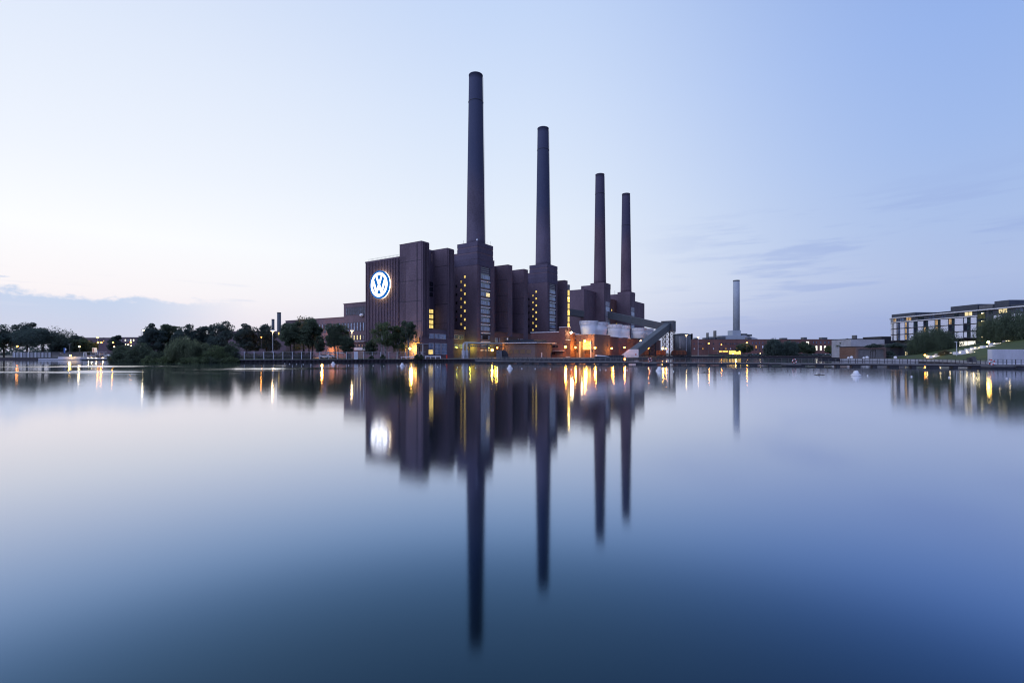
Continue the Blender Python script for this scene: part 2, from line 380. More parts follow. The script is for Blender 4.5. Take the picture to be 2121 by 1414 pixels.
def window(parent, fr, axis, c, out, s0, s1, z0, z1, glass, frame, nx=1, ny=1, fw=.08, name='window', label=None):
    mb = MB()
    def bx(n0, n1, t0, t1, y0, y1, mi):
        lo, hi = sorted((c + out * n0, c + out * n1))
        if axis == 'a': mb.fb(fr, lo, hi, t0, t1, y0, y1, mi)
        else: mb.fb(fr, t0, t1, lo, hi, y0, y1, mi)
    s0, s1 = min(s0, s1), max(s0, s1); z0, z1 = min(z0, z1), max(z0, z1)
    bx(.0, .05, s0, s1, z0, z1, 1)
    bx(.0, .13, s0 - fw, s0, z0 - fw, z1 + fw, 0); bx(.0, .13, s1, s1 + fw, z0 - fw, z1 + fw, 0)
    bx(.0, .13, s0, s1, z0 - fw, z0, 0); bx(.0, .13, s0, s1, z1, z1 + fw, 0)
    for i in range(1, nx): t = s0 + (s1 - s0) * i / nx; bx(.052, .11, t - fw * .35, t + fw * .35, z0, z1, 0)
    for i in range(1, ny): t = z0 + (z1 - z0) * i / ny; bx(.054, .10, s0, s1, t - fw * .35, t + fw * .35, 0)
    return mb.build(name, [frame, glass], parent, label)

# ------------------------------------------------------------------ water and land
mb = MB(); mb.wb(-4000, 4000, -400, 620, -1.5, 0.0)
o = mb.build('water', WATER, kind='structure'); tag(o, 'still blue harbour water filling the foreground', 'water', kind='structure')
SHORE = [(-3000, 235), (-262, 209), (-190, 203), (-171, 202), (-160, 188), (-138, 165), (-120, 151), (-101, 145), (-90, 145), (-84, 145.5),
         (-4, 172), (20, 177), (44, 186), (54, 212), (62, 236), (82, 270), (110, 300), (165, 330), (214, 330), (224, 323), (142, 200), (113.2, 164),
         (128, 150), (110, 110), (140, 104), (3000, 60)]
QZ = 1.0
mb = MB(); pts = SHORE + [(3000, 9000), (-3000, 9000)]
mb.prism(pts, -1.0, QZ); mb.mi[2:] = [1] * (len(mb.mi) - 2)
tag(mb.build('ground', [GROUND, PILE]), 'flat paved and grassy land behind the water', 'ground', kind='structure')
# ------------------------------------------------------------------ brick power station, front block
P = Frame((-15.6, 208), 33.75)
FB = 5.4                                               # plane of the pillar faces
ps = thing('power_station', 'front block of the dark brick power station, carrying the lit emblem and two tallest chimneys', 'power station', P.q(-39.1, FB, QZ))
mb = MB()
for a0, a1, b1 in ((-39.1, -23, -2.5), (-23, -6.25, -9.2), (-6.25, 32, -2.5), (32, 53.25, -9.2), (53.25, 76.6, -2.5)): mb.fb(P, a0, a1, -25.2, b1, .5, 39)
mb.fb(P, -39.35, -38.9, -25.3, -5.93, 38.7, 39.25)     # coping
n = 22
for i in range(n):                                     # brick ribs of the gable
    b = -25.0 + (19.0) * (i + .5) / n
    mb.fb(P, -39.55, -39.1, b - .2, b + .2, 7.8, 38.7)
hall = mb.build('main_hall', BR, ps)
mb = MB(); mb.fb(P, -38.6, 76.2, -24.7, -9.6, 39.02, 39.12); mb.build('roof', ROOFM, ps)
for k, (a0, a1, b0) in enumerate(((-39.1, -35.4, -5.93), (-25, -21.4, -9.3), (16.7, 20.3, -2.5), (30.5, 34.1, -9.3), (72.9, 76.6, -2.5), (4.9, 6.3, -2.5))):
    fbk = FB if k < 5 else 5.2
    mb = MB(); mb.fb(P, a0, a1, b0, fbk, .5, 43.5)
    mb.fb(P, a0 - .06, a1 + .06, b0 - .06, fbk + .06, 43.5, 43.72)
    if k < 2:
        for i in range(5):
            a = a0 + (a1 - a0) * (i + .5) / 5
            mb.fb(P, a - .19, a + .19, FB, FB + .5, 9.2, 43.4)
    mb.build('facade_pillar', BR, ps)
# recessed bay walls between the pillars
mb = MB()
a0, a1 = -35.4, -25.0
mb.fb(P, a0, -26.8, -2.5, -1.5, .5, 43.4); mb.fb(P, -26.0, a1, -2.5, -1.5, .5, 43.4)
mb.fb(P, -26.8, -26.0, -2.5, -1.5, .5, 38.6); mb.fb(P, -26.8, -26.0, -2.5, -1.5, 42.6, 43.4)
mb.tube([P.q(-26.8, -2.0, 39.4), P.q(-26.0, -2.0, 38.9), P.q(-26.8, -2.0, 38.7)], .09, 5)
bay = mb.build('recessed_bay', BR, ps)
for i, y in enumerate((588, 599, 610.2)): window(bay, P, 'b', -1.5, 1, -28.0, -25.9, gz(y + 3.8, 186.6), gz(y - 3.8, 186.6), GLASSD, DARK, 2, 2)
for i, y in enumerate((644.8, 655.7, 666.8, 677)): window(bay, P, 'b', -1.5, 1, -28.0, -25.7, gz(y + (4 if i < 3 else 2.8), 186.6), gz(y - 4, 186.6), LITY, DARK, 3, 1)
for a0, a1 in ((20.3, 30.5), (-21.4, -6.2), (34.1, 53.3), (6.3, 16.7), (64.4, 72.9)):
    bq = -9.2 if a0 in (-21.4, 34.1) else -2.5
    mb = MB(); mb.fb(P, a0, a1, bq, bq + .9, .5, 43.4); w = mb.build('recessed_bay', BR, ps)
    if a0 == 6.3:
        for z in (24, 29.5): window(w, P, 'b', -1.6, 1, 12.2, 15.6, z, z + 2.2, GLASSD, DARK, 3, 2)
# low annex between the pillars
def annex(a0, a1, b1, z1, b0=-1.45):
    mb = MB(); mb.fb(P, a0, a1, b0, b1, .5, z1); mb.fb(P, a0, a1, b0, b1 + .1, z1, z1 + .25, 1)
    return mb.build('ground_floor_annex', [BR if a0 < 0 else BRR, BRB], ps)
an = annex(-35.4, -25, 5.0, 12.0)
for x0, x1 in ((889, 898), (900.8, 912), (914, 923)):
    window(an, P, 'b', 5.0, 1, P.a_of(x0, 5), P.a_of(x1, 5), 8.5, 10.1, GLASSB, WHITE, 4, 1, .1)
for i, (x0, x1) in enumerate(((887, 897.5), (901, 911.5), (915, 925))):
    w = window(an, P, 'b', 5.0, 1, P.a_of(x0, 5), P.a_of(x1, 5), 2.5, 6.6, GLASSB, WHITE, 4, 3, .1)
    if i == 0:
        mb = MB(); mb.fb(P, P.a_of(887.5, 5), P.a_of(896.6, 5), 5.045, 5.062, 2.6, 4.2); mb.build('lit_panel', LITY, w)
an = annex(-21.4, -6.2, -1.0, 12.4, -2.5)
for x0, x1 in ((941.5, 948.5), (952, 958.5)):
    window(an, P, 'b', -1.0, 1, P.a_of(x0, -1), P.a_of(x1, -1), 8.9, 10.4, GLASSD, WHITE, 3, 2, .14)
    window(an, P, 'b', -1.0, 1, P.a_of(x0, -1), P.a_of(x1, -1), 5.1, 6.6, GLASSB, WHITE, 3, 1, .1)
mb = MB(); q = P.a_of(938, -1); mb.fb(P, q - .08, q + .08, -1, -.8, 1, 7.5); mb.build('downpipe', STEEL, ps)
for a0, a1 in ((6.3, 16.7), (20.3, 30.5), (34.1, 53.5), (64.4, 72.9)):
    an = annex(a0, a1, 5.0, 12.2)
    if a0 < 30:
        for j in range(3):
            a = a0 + (a1 - a0) * (j + .5) / 3
            window(an, P, 'b', 5.0, 1, a - .9, a + .9, 8.0, 9.6, GLASSB, WHITE, 2, 1, .1)
# the two tall towers with the stairwell windows and their chimneys
def tower(root, a0, b0, z_low, z_top, brickm, rear=-16.0, front=None):
    front = FB if front is None else front
    mb = MB(); mb.fb(P, a0, a0 + 11.1, rear, front, .5, z_low)
    return mb
def chimney(root, a, b, zb, zt, m, ring):
    c = P.p(a, b)
    mb = MB(); h = zt - zb; r0, r1 = 4.1, 3.0
    prof = []
    for i in range(33):
        t = i / 32; r = r0 + (r1 - r0) * t; z = zb + h * t
        prof.append((r, z))
    prof += [(r1 + .1, zt + .02), (r1 + .1, zt + .35), (r1 - .5, zt + .35), (r1 - .55, zt - 3)]
    mb.lathe(c.x, c.y, prof, 40)
    ch = mb.build('chimney', m, root, smooth=True)
    t = (ring - zb) / h; r = r0 + (r1 - r0) * t
    mb = MB(); mb.lathe(c.x, c.y, [(r, ring - .12), (r + .12, ring - .1), (r + .12, ring + .1), (r, ring + .12)], 32); mb.build('steel_band', DKS, ch)
    mb = MB(); lx = c + (P.v * .95 + P.u * -.1).normalized() * 1.0
    dirv = Vector((1, .12)).normalized()
    for s_ in (-.18, .18):
        off = Vector((-dirv.y, dirv.x)) * s_
        p0 = c + dirv * (r0 + .22) + off; p1 = c + dirv * (r1 + .22) + off
        mb.tube([(p0.x, p0.y, zb), (p1.x, p1.y, zt - .5)], .035, 4)
    mb.build('access_ladder', DKS, ch)
    return ch
ZW = [35.6 - 3.65 * i for i in range(7)]
def stair_tower(root, a0, lit=()):
    mb = MB(); mb.fb(P, a0, a0 + 11.1, -16, FB, .5, 45.7)
    mb.fb(P, a0 - .05, a0 + 11.15, -16, -5.5, 45.7, 45.95)
    mb.fb(P, a0, a0 + 11.1, -5.5, FB, 45.7, 49.7)
    tw = mb.build('stair_tower', BR, root)
    mb = MB()
    for i in range(4):                                 # smooth panel courses of the tower head
        z = 40.2 + i * 2.5
        if z < 45: mb.fb(P, a0 - .08, a0 + 11.18, -15.9, FB + .08, z, z + 2.36)
        else: mb.fb(P, a0 - .08, a0 + 11.18, -5.58, FB + .08, z + .45, min(z + 2.36, 49.9))
    mb.build('panel_head', BRP, tw)
    for z in ZW:
        window(tw, P, 'a', a0, -1, -1.75, -.85, z - .5, z + .5, LITY, DARK, 2, 2, .07)
    for z in ZW[:-1]:
        window(tw, P, 'a', a0, -1, -3.75, -2.85, z - 2.45, z - 1.45, LITY, DARK, 2, 2, .07)
    for z in ZW[1:6]: window(tw, P, 'a', a0, -1, -6.4, -5.6, z - .5, z + .5, GLASSD, DARK, 1, 1, .07)
    s0, s1 = a0 + 2.0, a0 + 8.75                       # stairwell strip on the water side
    mb = MB(); mb.fb(P, s0, s1, FB, FB + .04, 4.5, 39.6); strip = mb.build('stairwell_strip', GLASSD, tw)
    mb = MB()
    for t in (s0 - .2, s1): mb.fb(P, t, t + .2, FB, FB + .3, 4.5, 39.6)
    mb.fb(P, s0 - .2, s1 + .2, FB, FB + .3, 39.6, 39.85); mb.build('strip_frame', BRP, tw)
    mb = MB()
    for i in range(5):
        for j in range(3): mb.fb(P, s0 + .15 + i * 1.32, s0 + 1.2 + i * 1.32, FB + .04, FB + .1, 37.0 + j * .85, 37.55 + j * .85)
    mb.build('top_lattice', BRP, tw)
    for k in range(9):
        z = 35.5 - 3.68 * k
        if z < 6: break
        for i in range(5):
            t = s0 + .12 + i * 1.32
            gmat = LITW if (k, i) in lit else (GLASSB if (i * 7 + k * 3) % 5 else GLASS)
            if k == 7 and i in (1, 2, 3): gmat = GLASSD
            mb = MB(); mb.fb(P, t, t + 1.22, FB + .045, FB + .11, z - .8, z + .75)
            mb.build('window', gmat, tw)
        mb = MB(); mb.fb(P, s0, s1, FB + .045, FB + .09, z - 1.6, z - .9); mb.build('spandrel', BRO, tw)
        mb = MB(); mb.fb(P, s0, s1, FB + .045, FB + .35, z - 2.1, z - 1.7); mb.build('ledge', WHITE, tw)
    return tw
t1 = stair_tower(ps, -6.2, {(2, 4), (2, 3)})
t2 = stair_tower(ps, 53.3, {(6, 1), (6, 4)})
chimney(ps, 0, -.3, 49.7, 124, BRC, 112.5); chimney(ps, 59.1, -.5, 49.7, 124, BRC, 112.5)
# downpipes and joints on the big wall faces
for b in (-6.1, 3.2):
    mb = MB(); mb.fb(P, -39.26, -39.1, b - .09, b + .09, 1, 43 if b > 0 else 38); mb.build('downpipe', DKS, ps)
for z in (14.5, 22, 29.5, 36.8):
    for aj, bj in ((-39.1, -5.9), (-25, -1.4), (16.7, -1.5), (30.5, -1.5)):
        mb = MB(); mb.fb(P, aj - .03, aj, bj, 5.4, z, z + .14); mb.build('expansion_joint', DKS, ps)
mb = MB()
for i in range(24): c = P.p(-38.6, -24 + i * .75); mb.tube([(c.x, c.y, 39.2), (c.x, c.y, 40.2)], .03, 4)
c0, c1 = P.p(-38.6, -24), P.p(-38.6, -6.75); mb.tube([(c0.x, c0.y, 40.2), (c1.x, c1.y, 40.2)], .03, 4)
mb.build('roof_railing', STEEL, ps)
# roof clutter by the tall chimney
mb = MB(); c = P.p(-4.6, 4.0); mb.tube([(c.x, c.y, 49.9), (c.x, c.y, 50.9)], .06, 5); mb.ball((c.x, c.y, 51.0), .45, 8); mb.build('roof_dish', WHITE, ps)
mb = MB()
for a, b, h in ((-5.2, -3.0, 1.6), (3.6, 4.9, 1.9), (4.4, 2.2, 1.3), (1.0, 5.1, 1.2)):
    c = P.p(a, b); mb = MB(); mb.tube([(c.x, c.y, 49.7), (c.x, c.y, 49.9 + h)], .05, 5); mb.build('roof_mast', DKS, ps)
# left wings with rows of narrow windows
wa = -38.8
mb = MB(); mb.fb(P, wa, -18, -39.4, -25.25, .5, 23.2); mb.fb(P, wa - .15, -18, -39.55, -25.25, 23.2, 23.5); wing = mb.build('office_wing', BRW, ps)
mb = MB(); mb.fb(P, wa, -18, -82, -39.4, .5, 17.8); mb.fb(P, wa - .15, -18, -82.1, -39.4, 17.8, 18.05); wing2 = mb.build('low_wing', BRW, ps)
for px in (717.7, 721.6, 725.6, 729.6, 733.6, 737.8, 742, 746.2, 750.3, 754.5):
    b = P.b_of(px, wa)
    window(wing, P, 'a', wa, -1, b - .25, b + .25, 18.6, 21.6, GLASS, DARK, 1, 2, .09)
k = 0; b = -26.8
while b > -80:
    host = wing if b > -39 else wing2
    window(host, P, 'a', wa, -1, b - .38, b + .38, 12.0, 15.3, GLASSB, DARK, 1, 1, .12)
    lit = k in (0, 2, 3, 4) or k in (9, 13)
    window(host, P, 'a', wa, -1, b - .36, b + .36, 8.4, 10.2, LITW if k in (1, 2, 3, 4) else (LITO if k in (6, 9, 12, 17) else GLASS), DARK, 1, 1, .08)
    k += 1; b -= 1.93
mb = MB(); mb.fb(P, wa - .9, wa, -36.0, -25.3, 7.5, 7.8); mb.build('canopy', CON, ps)
for px in (732, 738.5, 744.5, 750.5): b = P.b_of(px, wa); window(wing, P, 'a', wa, -1, b - .4, b + .4, 5.3, 6.4, GLASSD, DARK, 1, 1, .08)
mb = MB(); mb.fb(P, wa - .25, wa, P.b_of(735, wa), P.b_of(756.8, wa), 4.2, 5.2); mb.build('name_board', SIGNB, ps)
mb = MB(); mb.fb(P, wa - .12, wa, P.b_of(743, wa), P.b_of(754.5, wa), 1, 3.9); mb.build('gate', STEEL, ps)
mb = MB(); mb.ball(P.q(wa - .6, P.b_of(751.5, wa), gz(652.5, 190)), .9, 8, sz=.7); mb.build('ventilation_cowl', WHITE, ps)

# ------------------------------------------------------------------ rear block with the two farther chimneys
ps2 = thing('power_station', 'rear block of the dark brick power station, carrying the two shorter looking chimneys', 'power station', P.q(113, 4, QZ))
mb = MB(); mb.fb(P, 113, 186, -34, -12.7, .5, 43.4); mb.fb(P, 113, 131.9, -12.7, -1.7, .5, 43.4)
mb.fb(P, 113, 131.9, -12.75, -1.6, 43.4, 43.65); mb.build('main_hall', BR, ps2)
mb = MB(); mb.fb(P, 132, 143.2, -12.7, 4, .5, 48.7); mb.fb(P, 132, 143.2, -5.7, 4, 48.7, 49.8); mb.fb(P, 131.92, 143.28, -5.78, 4.08, 46.4, 49.95)
tw3 = mb.build('stair_tower', BR, ps2)
mb = MB(); mb.fb(P, 180, 191.2, -12.7, 4.5, .5, 47.6); mb.fb(P, 180, 191.2, -5.2, 4.5, 47.6, 48.9); mb.fb(P, 179.92, 191.28, -5.3, 4.58, 46.4, 49.05)
tw4 = mb.build('stair_tower', BR, ps2)
mb = MB(); mb.fb(P, 191.2, 216, -30, 3.6, .5, 43); mb.build('end_hall', BR, ps2)
mb = MB(); mb.fb(P, 143.2, 180, -12.7, -6, .5, 43); wl = mb.build('recessed_bay', BRR, ps2)
for a0, tw, zf in ((132, tw3, 4), (180, tw4, 4.5)):
    for k in range(10):
        z = 36 - 3.4 * k
        if z < 6: break
        mb = MB(); mb.fb(P, a0 + 2.6, a0 + 9.2, zf, zf + .12, z - 1.55, z + 1.5)
        mb.build('window', GLASSB if k % 3 == 1 else CON, tw)
chimney(ps2, 138.2, -1.6, 49.8, 124, BRC2, 111.0); chimney(ps2, 186.2, -.9, 48.9, 124, BRC2, 100.0)
for px, y in ((1263.3, 638.5), (1266.8, 639), (1277, 667.5)):
    a = P.a_of(px, -6); window(wl, P, 'b', -6, 1, a - .7, a + .7, gz(y + 2, 340), gz(y - 2, 340), LITY, DARK)
mb = MB()
for a, b, h in ((114, -3, 2.0), (118, -4, 3.0), (122, -8, 1.8), (184, -9, 3.4)): c = P.p(a, b); mb = MB(); mb.tube([(c.x, c.y, 43), (c.x, c.y, 43.6 + h + (4 if a == 184 else 0))], .1, 5); mb.build('roof_mast', DKS, ps2)
# lit glass stair between the two blocks
st0 = P.p(87, -2.2)
stt = thing('stair_shaft', 'slim stair shaft glowing yellow between the two power station blocks', 'stair shaft', (gx(1177.8, 290), 290, QZ))
x = gx(1177.8, 290)
mb = MB(); mb.wb(x - .75, x + .75, 290.2, 293, .5, 43); mb.lathe(x, 291.2, [(.9, 43), (.95, 44.6), (.6, 44.8)], 12); mb.build('shaft', STEEL, stt)
for k in range(9):
    z = 6 + k * 4.0
    if 27.5 < z < 30: continue
    mb = MB(); mb.wb(x - .55, x + .55, 290.05, 290.19, z, z + 3.3); mb.build('window', LITB if k % 2 else LITY, stt)
for k, z in enumerate((36.5, 17.5, 11.0)):
    mb = MB(); mb.ball((x, 289.8, z), .3, 6); b_ = mb.build('lamp', BULB_Y, stt); light(b_, (x, 289.2, z), (1, .7, .25), 300)

# ------------------------------------------------------------------ round emblem on the gable
bb = P.b_of(785.0, -41.3); zc_ = 3 + (731 - 590.2) * .1858; R = 5.35
em = thing('emblem_sign', 'big round blue and white emblem glowing on the ribbed brick gable', 'sign', P.q(-39.75, bb, zc_ - R))
def disc(r0, r1, a0, a1, n=64):
    m_ = MB(); ring = lambda r, a: [P.q(a, bb + r * math.cos(2 * math.pi * i / n), zc_ + r * math.sin(2 * math.pi * i / n)) for i in range(n)]
    if r0 <= 0:
        m_.extr(ring(r1, a0), P.q(a1, 0, 0) - P.q(a0, 0, 0)); return m_
    vs = ring(r0, a0) + ring(r1, a0) + ring(r0, a1) + ring(r1, a1); fs = []
    for i in range(n):
        j = (i + 1) % n
        fs += [(i, j, n + j, n + i), (2 * n + i, 2 * n + j, 3 * n + j, 3 * n + i), (i, j, 2 * n + j, 2 * n + i), (n + i, n + j, 3 * n + j, 3 * n + i)]
    return m_.add(vs, fs)
AF = -41.3                                              # front of the sign, standing off the wall
disc(R * .875, R, AF, AF + .75).build('blue_rim', EMB, em)
disc(0, R * .875, AF + .02, AF + .6).build('white_face', EMW, em)
disc(R * .86, R * .99, AF + .78, AF + 1.0).build('back_light', HALO, em)
mb = MB()
for i in range(8):
    t = math.pi * i / 4 + .3; c0, s0 = math.cos(t) * R * .8, math.sin(t) * R * .8
    mb.tube([P.q(AF + .9, bb + c0, zc_ + s0), P.q(-39.1, bb + c0, zc_ + s0)], .09, 5)
mb.build('bracket', DKS, em)
mb = MB(); rr = .675
def inlay(pts): mb.extr([P.q(AF - .03, bb + x_ * R, zc_ + y_ * R) for x_, y_ in pts], P.q(AF + .02, 0, 0) - P.q(AF - .03, 0, 0))
arc = lambda t0, t1, n=8: [(rr * math.cos(math.radians(t0 + (t1 - t0) * i / n)), rr * math.sin(math.radians(t0 + (t1 - t0) * i / n))) for i in range(n + 1)]
inlay(arc(72, 108) + [(0, .22)])
for s_ in (-1, 1):
    inlay([(s_ * .105, .0), (s_ * .345, .585)] + [(s_ * x_, y_) for x_, y_ in arc(57, 36, 4)] + [(s_ * .265, -.30)])
    inlay([(s_ * x_, y_) for x_, y_ in arc(12, -60, 14)] + [(s_ * .36, -.57)])
inlay([(x_, y_) for x_, y_ in arc(-108, -72)] + [(0, -.25)])
inlay([(-.13, -.006), (.13, -.006), (.13, .006), (-.13, .006)])
mb.build('blue_inlay', EMB, em)
# ------------------------------------------------------------------ lamps
LAMPS = {'o': ((1, .39, .06), BULB_O), 'r': ((1, .30, .06), BULB_R), 'y': ((1, .57, .11), BULB_Y), 'w': ((1, .82, .5), BULB_W)}
POSTB = {'o': POST_O, 'r': POST_R, 'y': POST_Y, 'w': POST_W}
def wall_lamp(px, y, d, k, power, label, r=.33, back=(0, 1), off=.7):
    c, m = LAMPS[k]; p = at(px, y, d)
    t = thing('wall_lamp', label, 'lamp', p, 'lamps on the works buildings')
    r *= 1.25; mb = MB(); mb.ball(p, r, 8); b = mb.build('bulb', m, t, smooth=True)
    q = p + Vector((back[0], back[1], 0)).normalized() * 1.4
    mb = MB(); mb.beam(p + Vector((0, 0, r + .05)), q + Vector((0, 0, r + .05)), .12, .12); mb.lathe(p.x, p.y, [(r * 1.25, p.z + r * .75), (r * .5, p.z + r + .25)], 10); mb.build('bracket', DKS, t)
    light(b, p - Vector((back[0], back[1], 0)).normalized() * off, c, power, r)
    return t
def post_lamp(px, y, d, k, power, label, r=.3, base=QZ, globe=False, arm=0.0, group=None, zb=None):
    c, m = LAMPS[k]; m = POSTB[k]; p = at(px, y, d); x0 = p.x - arm
    t = thing('street_lamp', label, 'street lamp', (x0, d, base), group)
    mb = MB(); mb.tube([(x0, d, base), (x0, d, p.z - (r if globe else -.15))], [.11, .07], 8); mb.build('pole', STEEL, t)
    if arm: mb = MB(); mb.tube([(x0, d, p.z + .15), (p.x, d, p.z + .3)], .05, 6); mb.build('arm', STEEL, t)
    mb = MB()
    if globe: mb.ball(p, r, 8)
    else: mb.ball(p, r, 8, sz=.7)
    h = mb.build('lamp_head', m, t, smooth=True)
    if not globe: mb = MB(); mb.lathe(p.x, p.y, [(r * 1.15, p.z + r * .5), (r * .9, p.z + r + .1)], 10); mb.build('lamp_hood', STEEL, t)
    if power: light(h, p + Vector((0, -.5, 0)), c, power, r)
    return t
def mast_lamp(px, y, d, label, power=0, base=QZ, w=.9, col_=(1, .7, .35)):
    p = at(px, y, d)
    t = thing('mast_lamp', label, 'mast lamp', (p.x, d, base), 'tall mast lamps with a flat head')
    mb = MB(); mb.tube([(p.x, d, base), (p.x, d, p.z)], [.16, .09], 8); mb.build('pole', PALE, t)
    mb = MB(); mb.lathe(p.x, d, [(w, p.z + .18), (w * .9, p.z + .45), (.15, p.z + .6)], 14); mb.build('lamp_shade', PALE, t)
    mb = MB(); mb.lathe(p.x, d, [(w * .45, p.z - .1), (w * .95, p.z + .16)], 14); b = mb.build('bulb_ring', BULB_M, t)
    if power: light(b, (p.x, d - .3, p.z - .5), col_, power, .3)
    return t
FBK = (P.v.x * -1, P.v.y * -1)
wall_lamp(849, 721.5, 172, 'y', 4200, 'yellow lamp under the dark canopy left of the little gatehouse', .34, back=(P.u.x, P.u.y), off=-.6)
wall_lamp(1019.5, 725, 200, 'y', 374, 'yellow white lamp below the pipe bridge', .36)
wall_lamp(1030, 720, 199, 'o', 456, 'orange lamp on the annex behind the pipe bridge', .2)
wall_lamp(1183, 688.5, 206, 'w', 374, 'pale lamp at the roof corner above the orange lit wall', .34, back=(-1, .3))
wall_lamp(1171.3, 718, 202.4, 'o', 1995, 'orange lamp on the corner of the red brick workshop', .36)
wall_lamp(1192, 719.3, 216.5, 'o', 1767, 'orange lamp on the wall left of the big lit gate', .33)
wall_lamp(1211.5, 705.8, 215, 'o', 2565, 'topmost orange lamp over the big lit gate', .42)
wall_lamp(1232.5, 720.2, 212.5, 'o', 1767, 'orange lamp right of the big lit gate', .36)
wall_lamp(1267, 721.2, 227, 'o', 1368, 'orange lamp at the far end of the grey pump house wall', .33, back=(-.8, .3))
wall_lamp(1293.5, 719.3, 250, 'r', 1482, 'reddish lamp between the pump house and the coal conveyor', .36)
wall_lamp(1327.3, 706, 270, 'w', 230, 'small pale lamp high beside the coal conveyor', .28)
wall_lamp(1343.5, 721, 272, 'r', 1596, 'reddish lamp above the train left of the lattice bent', .36)
wall_lamp(1373, 721.3, 276, 'y', 1008, 'brightest yellow lamp under the conveyor head', .42)
wall_lamp(1379.5, 721.8, 283, 'r', 855, 'small reddish lamp at the foot of the conveyor head', .3)
wall_lamp(668, 722, 200, 'o', 4275, 'orange lamp hidden behind the trees on the low wing', .3)
wall_lamp(1015, 717, 196.5, 'y', 172, 'faint greenish lamp in the porch of the first stair tower', .12)
# porch glow under the first stair tower
for a, b, pw in ((-7.9, 2.6, 750), (4.2, 7.2, 260)):
    l = light(t1, P.q(a, b, 5.2), (.75, .72, .06), pw, .25)

# ------------------------------------------------------------------ pipe bridge in front of the first tower
S = Vector((-18.0, 176.0)); G = Frame(S, 33.75)
pb = thing('pipe_bridge', 'pair of silver pipes rising from the quay and running off along a steel frame', 'pipe bridge', (S.x, S.y, QZ))
for k, (a, b) in enumerate(((0, 0), (1.6, .25))):
    mb = MB(); r = .38
    pts = [G.q(a, b, 1.0), G.q(a, b, 5.8)] + [G.q(a + 1.0 - math.cos(t) * 1.0, b, 5.8 + math.sin(t) * 1.0) for t in (.4, .8, 1.2, 1.57)] + [G.q(24.5, b, 6.8)]
    mb.tube(pts, r, 10); mb.build('pipe', PIPE, pb, smooth=True)
    mb = MB(); mb.lathe(G.p(a, b).x, G.p(a, b).y, [(.62, 1), (.62, 3.9), (.42, 4.0)], 12); mb.build('pipe_sleeve', WCON, pb)
mb = MB(); mb.beam(G.q(2.2, .9, 5.6), G.q(24, .9, 5.6), .35, .35); mb.beam(G.q(2.2, -.6, 5.6), G.q(24, -.6, 5.6), .25, .3)
for a in (2.4, 13.5, 23.6):
    for b in (.9, -.6): mb.fb(G, a - .14, a + .14, b - .14, b + .14, 1, 5.4)
    mb.beam(G.q(a, -.8, 5.95), G.q(a, 1.1, 5.95), .2, .25)
mb.build('steel_frame', STEEL, pb)
# quayside clutter
mb = MB()
x0, x1, d = gx(949, 172), gx(968, 172), 172
mb.tube([(x0, d, 1), (x0 + .8, d, 2.1), (x1, d, 2.15), (x1, d, 1)], .07, 6)
for i in range(4): xx = x0 + .8 + i * .75; mb.tube([(xx, d, 1), (xx, d, 2.1)], .05, 5)
single(mb, 'guard_rail', STEEL, 'bent dark guard rail before the foot of the silver pipes', 'railing', (x0, d, 1))
d = 163
x0, x1 = gx(880, d), gx(913, d)
mb = MB(); mb.beam((x0, d, 1.85), (x1, d, 1.85), .12, .28)
for i in range(4): xx = x0 + (x1 - x0) * (i + .15) / 3.2; mb.wb(xx - .1, xx + .1, d - .08, d + .08, 1, 1.7)
single(mb, 'barrier', WHITE, 'long white barrier rail on the quay right of the gatehouse', 'barrier', (x0, d, 1))
x0, x1 = gx(830, d), gx(862, d)
mb = MB(); mb.beam((x0, d, 1.7), (x1, d, 1.7), .12, .25)
for i in range(4): xx = x0 + (x1 - x0) * (i + .15) / 3.2; mb.wb(xx - .1, xx + .1, d - .08, d + .08, 1, 1.55)
single(mb, 'barrier', WHITE, 'shorter pale barrier rail left of the gatehouse under the birches', 'barrier', (x0, d, 1))
p = at(925.5, 740, 170); mb = MB(); mb.lathe(p.x, p.y, [(.28, 1), (.28, 2.2), (.2, 2.3), (.12, 2.5)], 10)
single(mb, 'hydrant_post', REDM, 'small bright red post at the foot of the brick bay', 'post', (p.x, p.y, 1))
mb = MB(); x0, x1 = gx(1028, 184), gx(1039.5, 184); mb.wb(x0, x1, 184, 185.6, 1, 3.9); mb.wb(x0 - .05, x1 + .05, 183.95, 185.65, 3.9, 4.0); mb.wb((x0 + x1) / 2 - .02, (x0 + x1) / 2 + .02, 183.96, 184, 1.2, 3.8, 1); mb.wb(x0 + .5, x0 + .9, 183.97, 184, 3.0, 3.4, 1)
single(mb, 'switch_cabinet', [STEEL, DARK], 'grey switch cabinet standing left of the low ochre brick hall', 'cabinet', (x0, 184, 1))

# ------------------------------------------------------------------ gatehouse
H = Frame((-30.9, 165.6), 33.75)
gh = thing('gatehouse', 'little flat roofed gatehouse at the corner of the lit gable', 'gatehouse', H.q(0, 0, QZ))
mb = MB(); mb.fb(H, 0, 2.5, -3.0, 0, .5, 6.1); mb.build('wall', BRO, gh)
mb = MB(); mb.fb(H, -.15, 2.6, -3.2, .2, 6.1, 6.35); mb.build('roof', CON, gh)
mb = MB(); mb.fb(H, -.06, 0, -2.0, -1.6, 2.7, 5.2); mb.build('window', GLASSD, gh)
mb = MB(); mb.fb(H, -.08, 0, -.32, -.0, 1, 6); mb.build('corner_pier', WCON, gh)
c = P.q(-40.9, -2.6, QZ)
cn = thing('entrance_canopy', 'dark flat canopy over the yellow lit doorway left of the gatehouse', 'canopy', c)
mb = MB(); mb.fb(P, -41.2, -39.8, -5.6, -.8, 5.0, 6.1); mb.build('canopy_slab', DARK, cn)
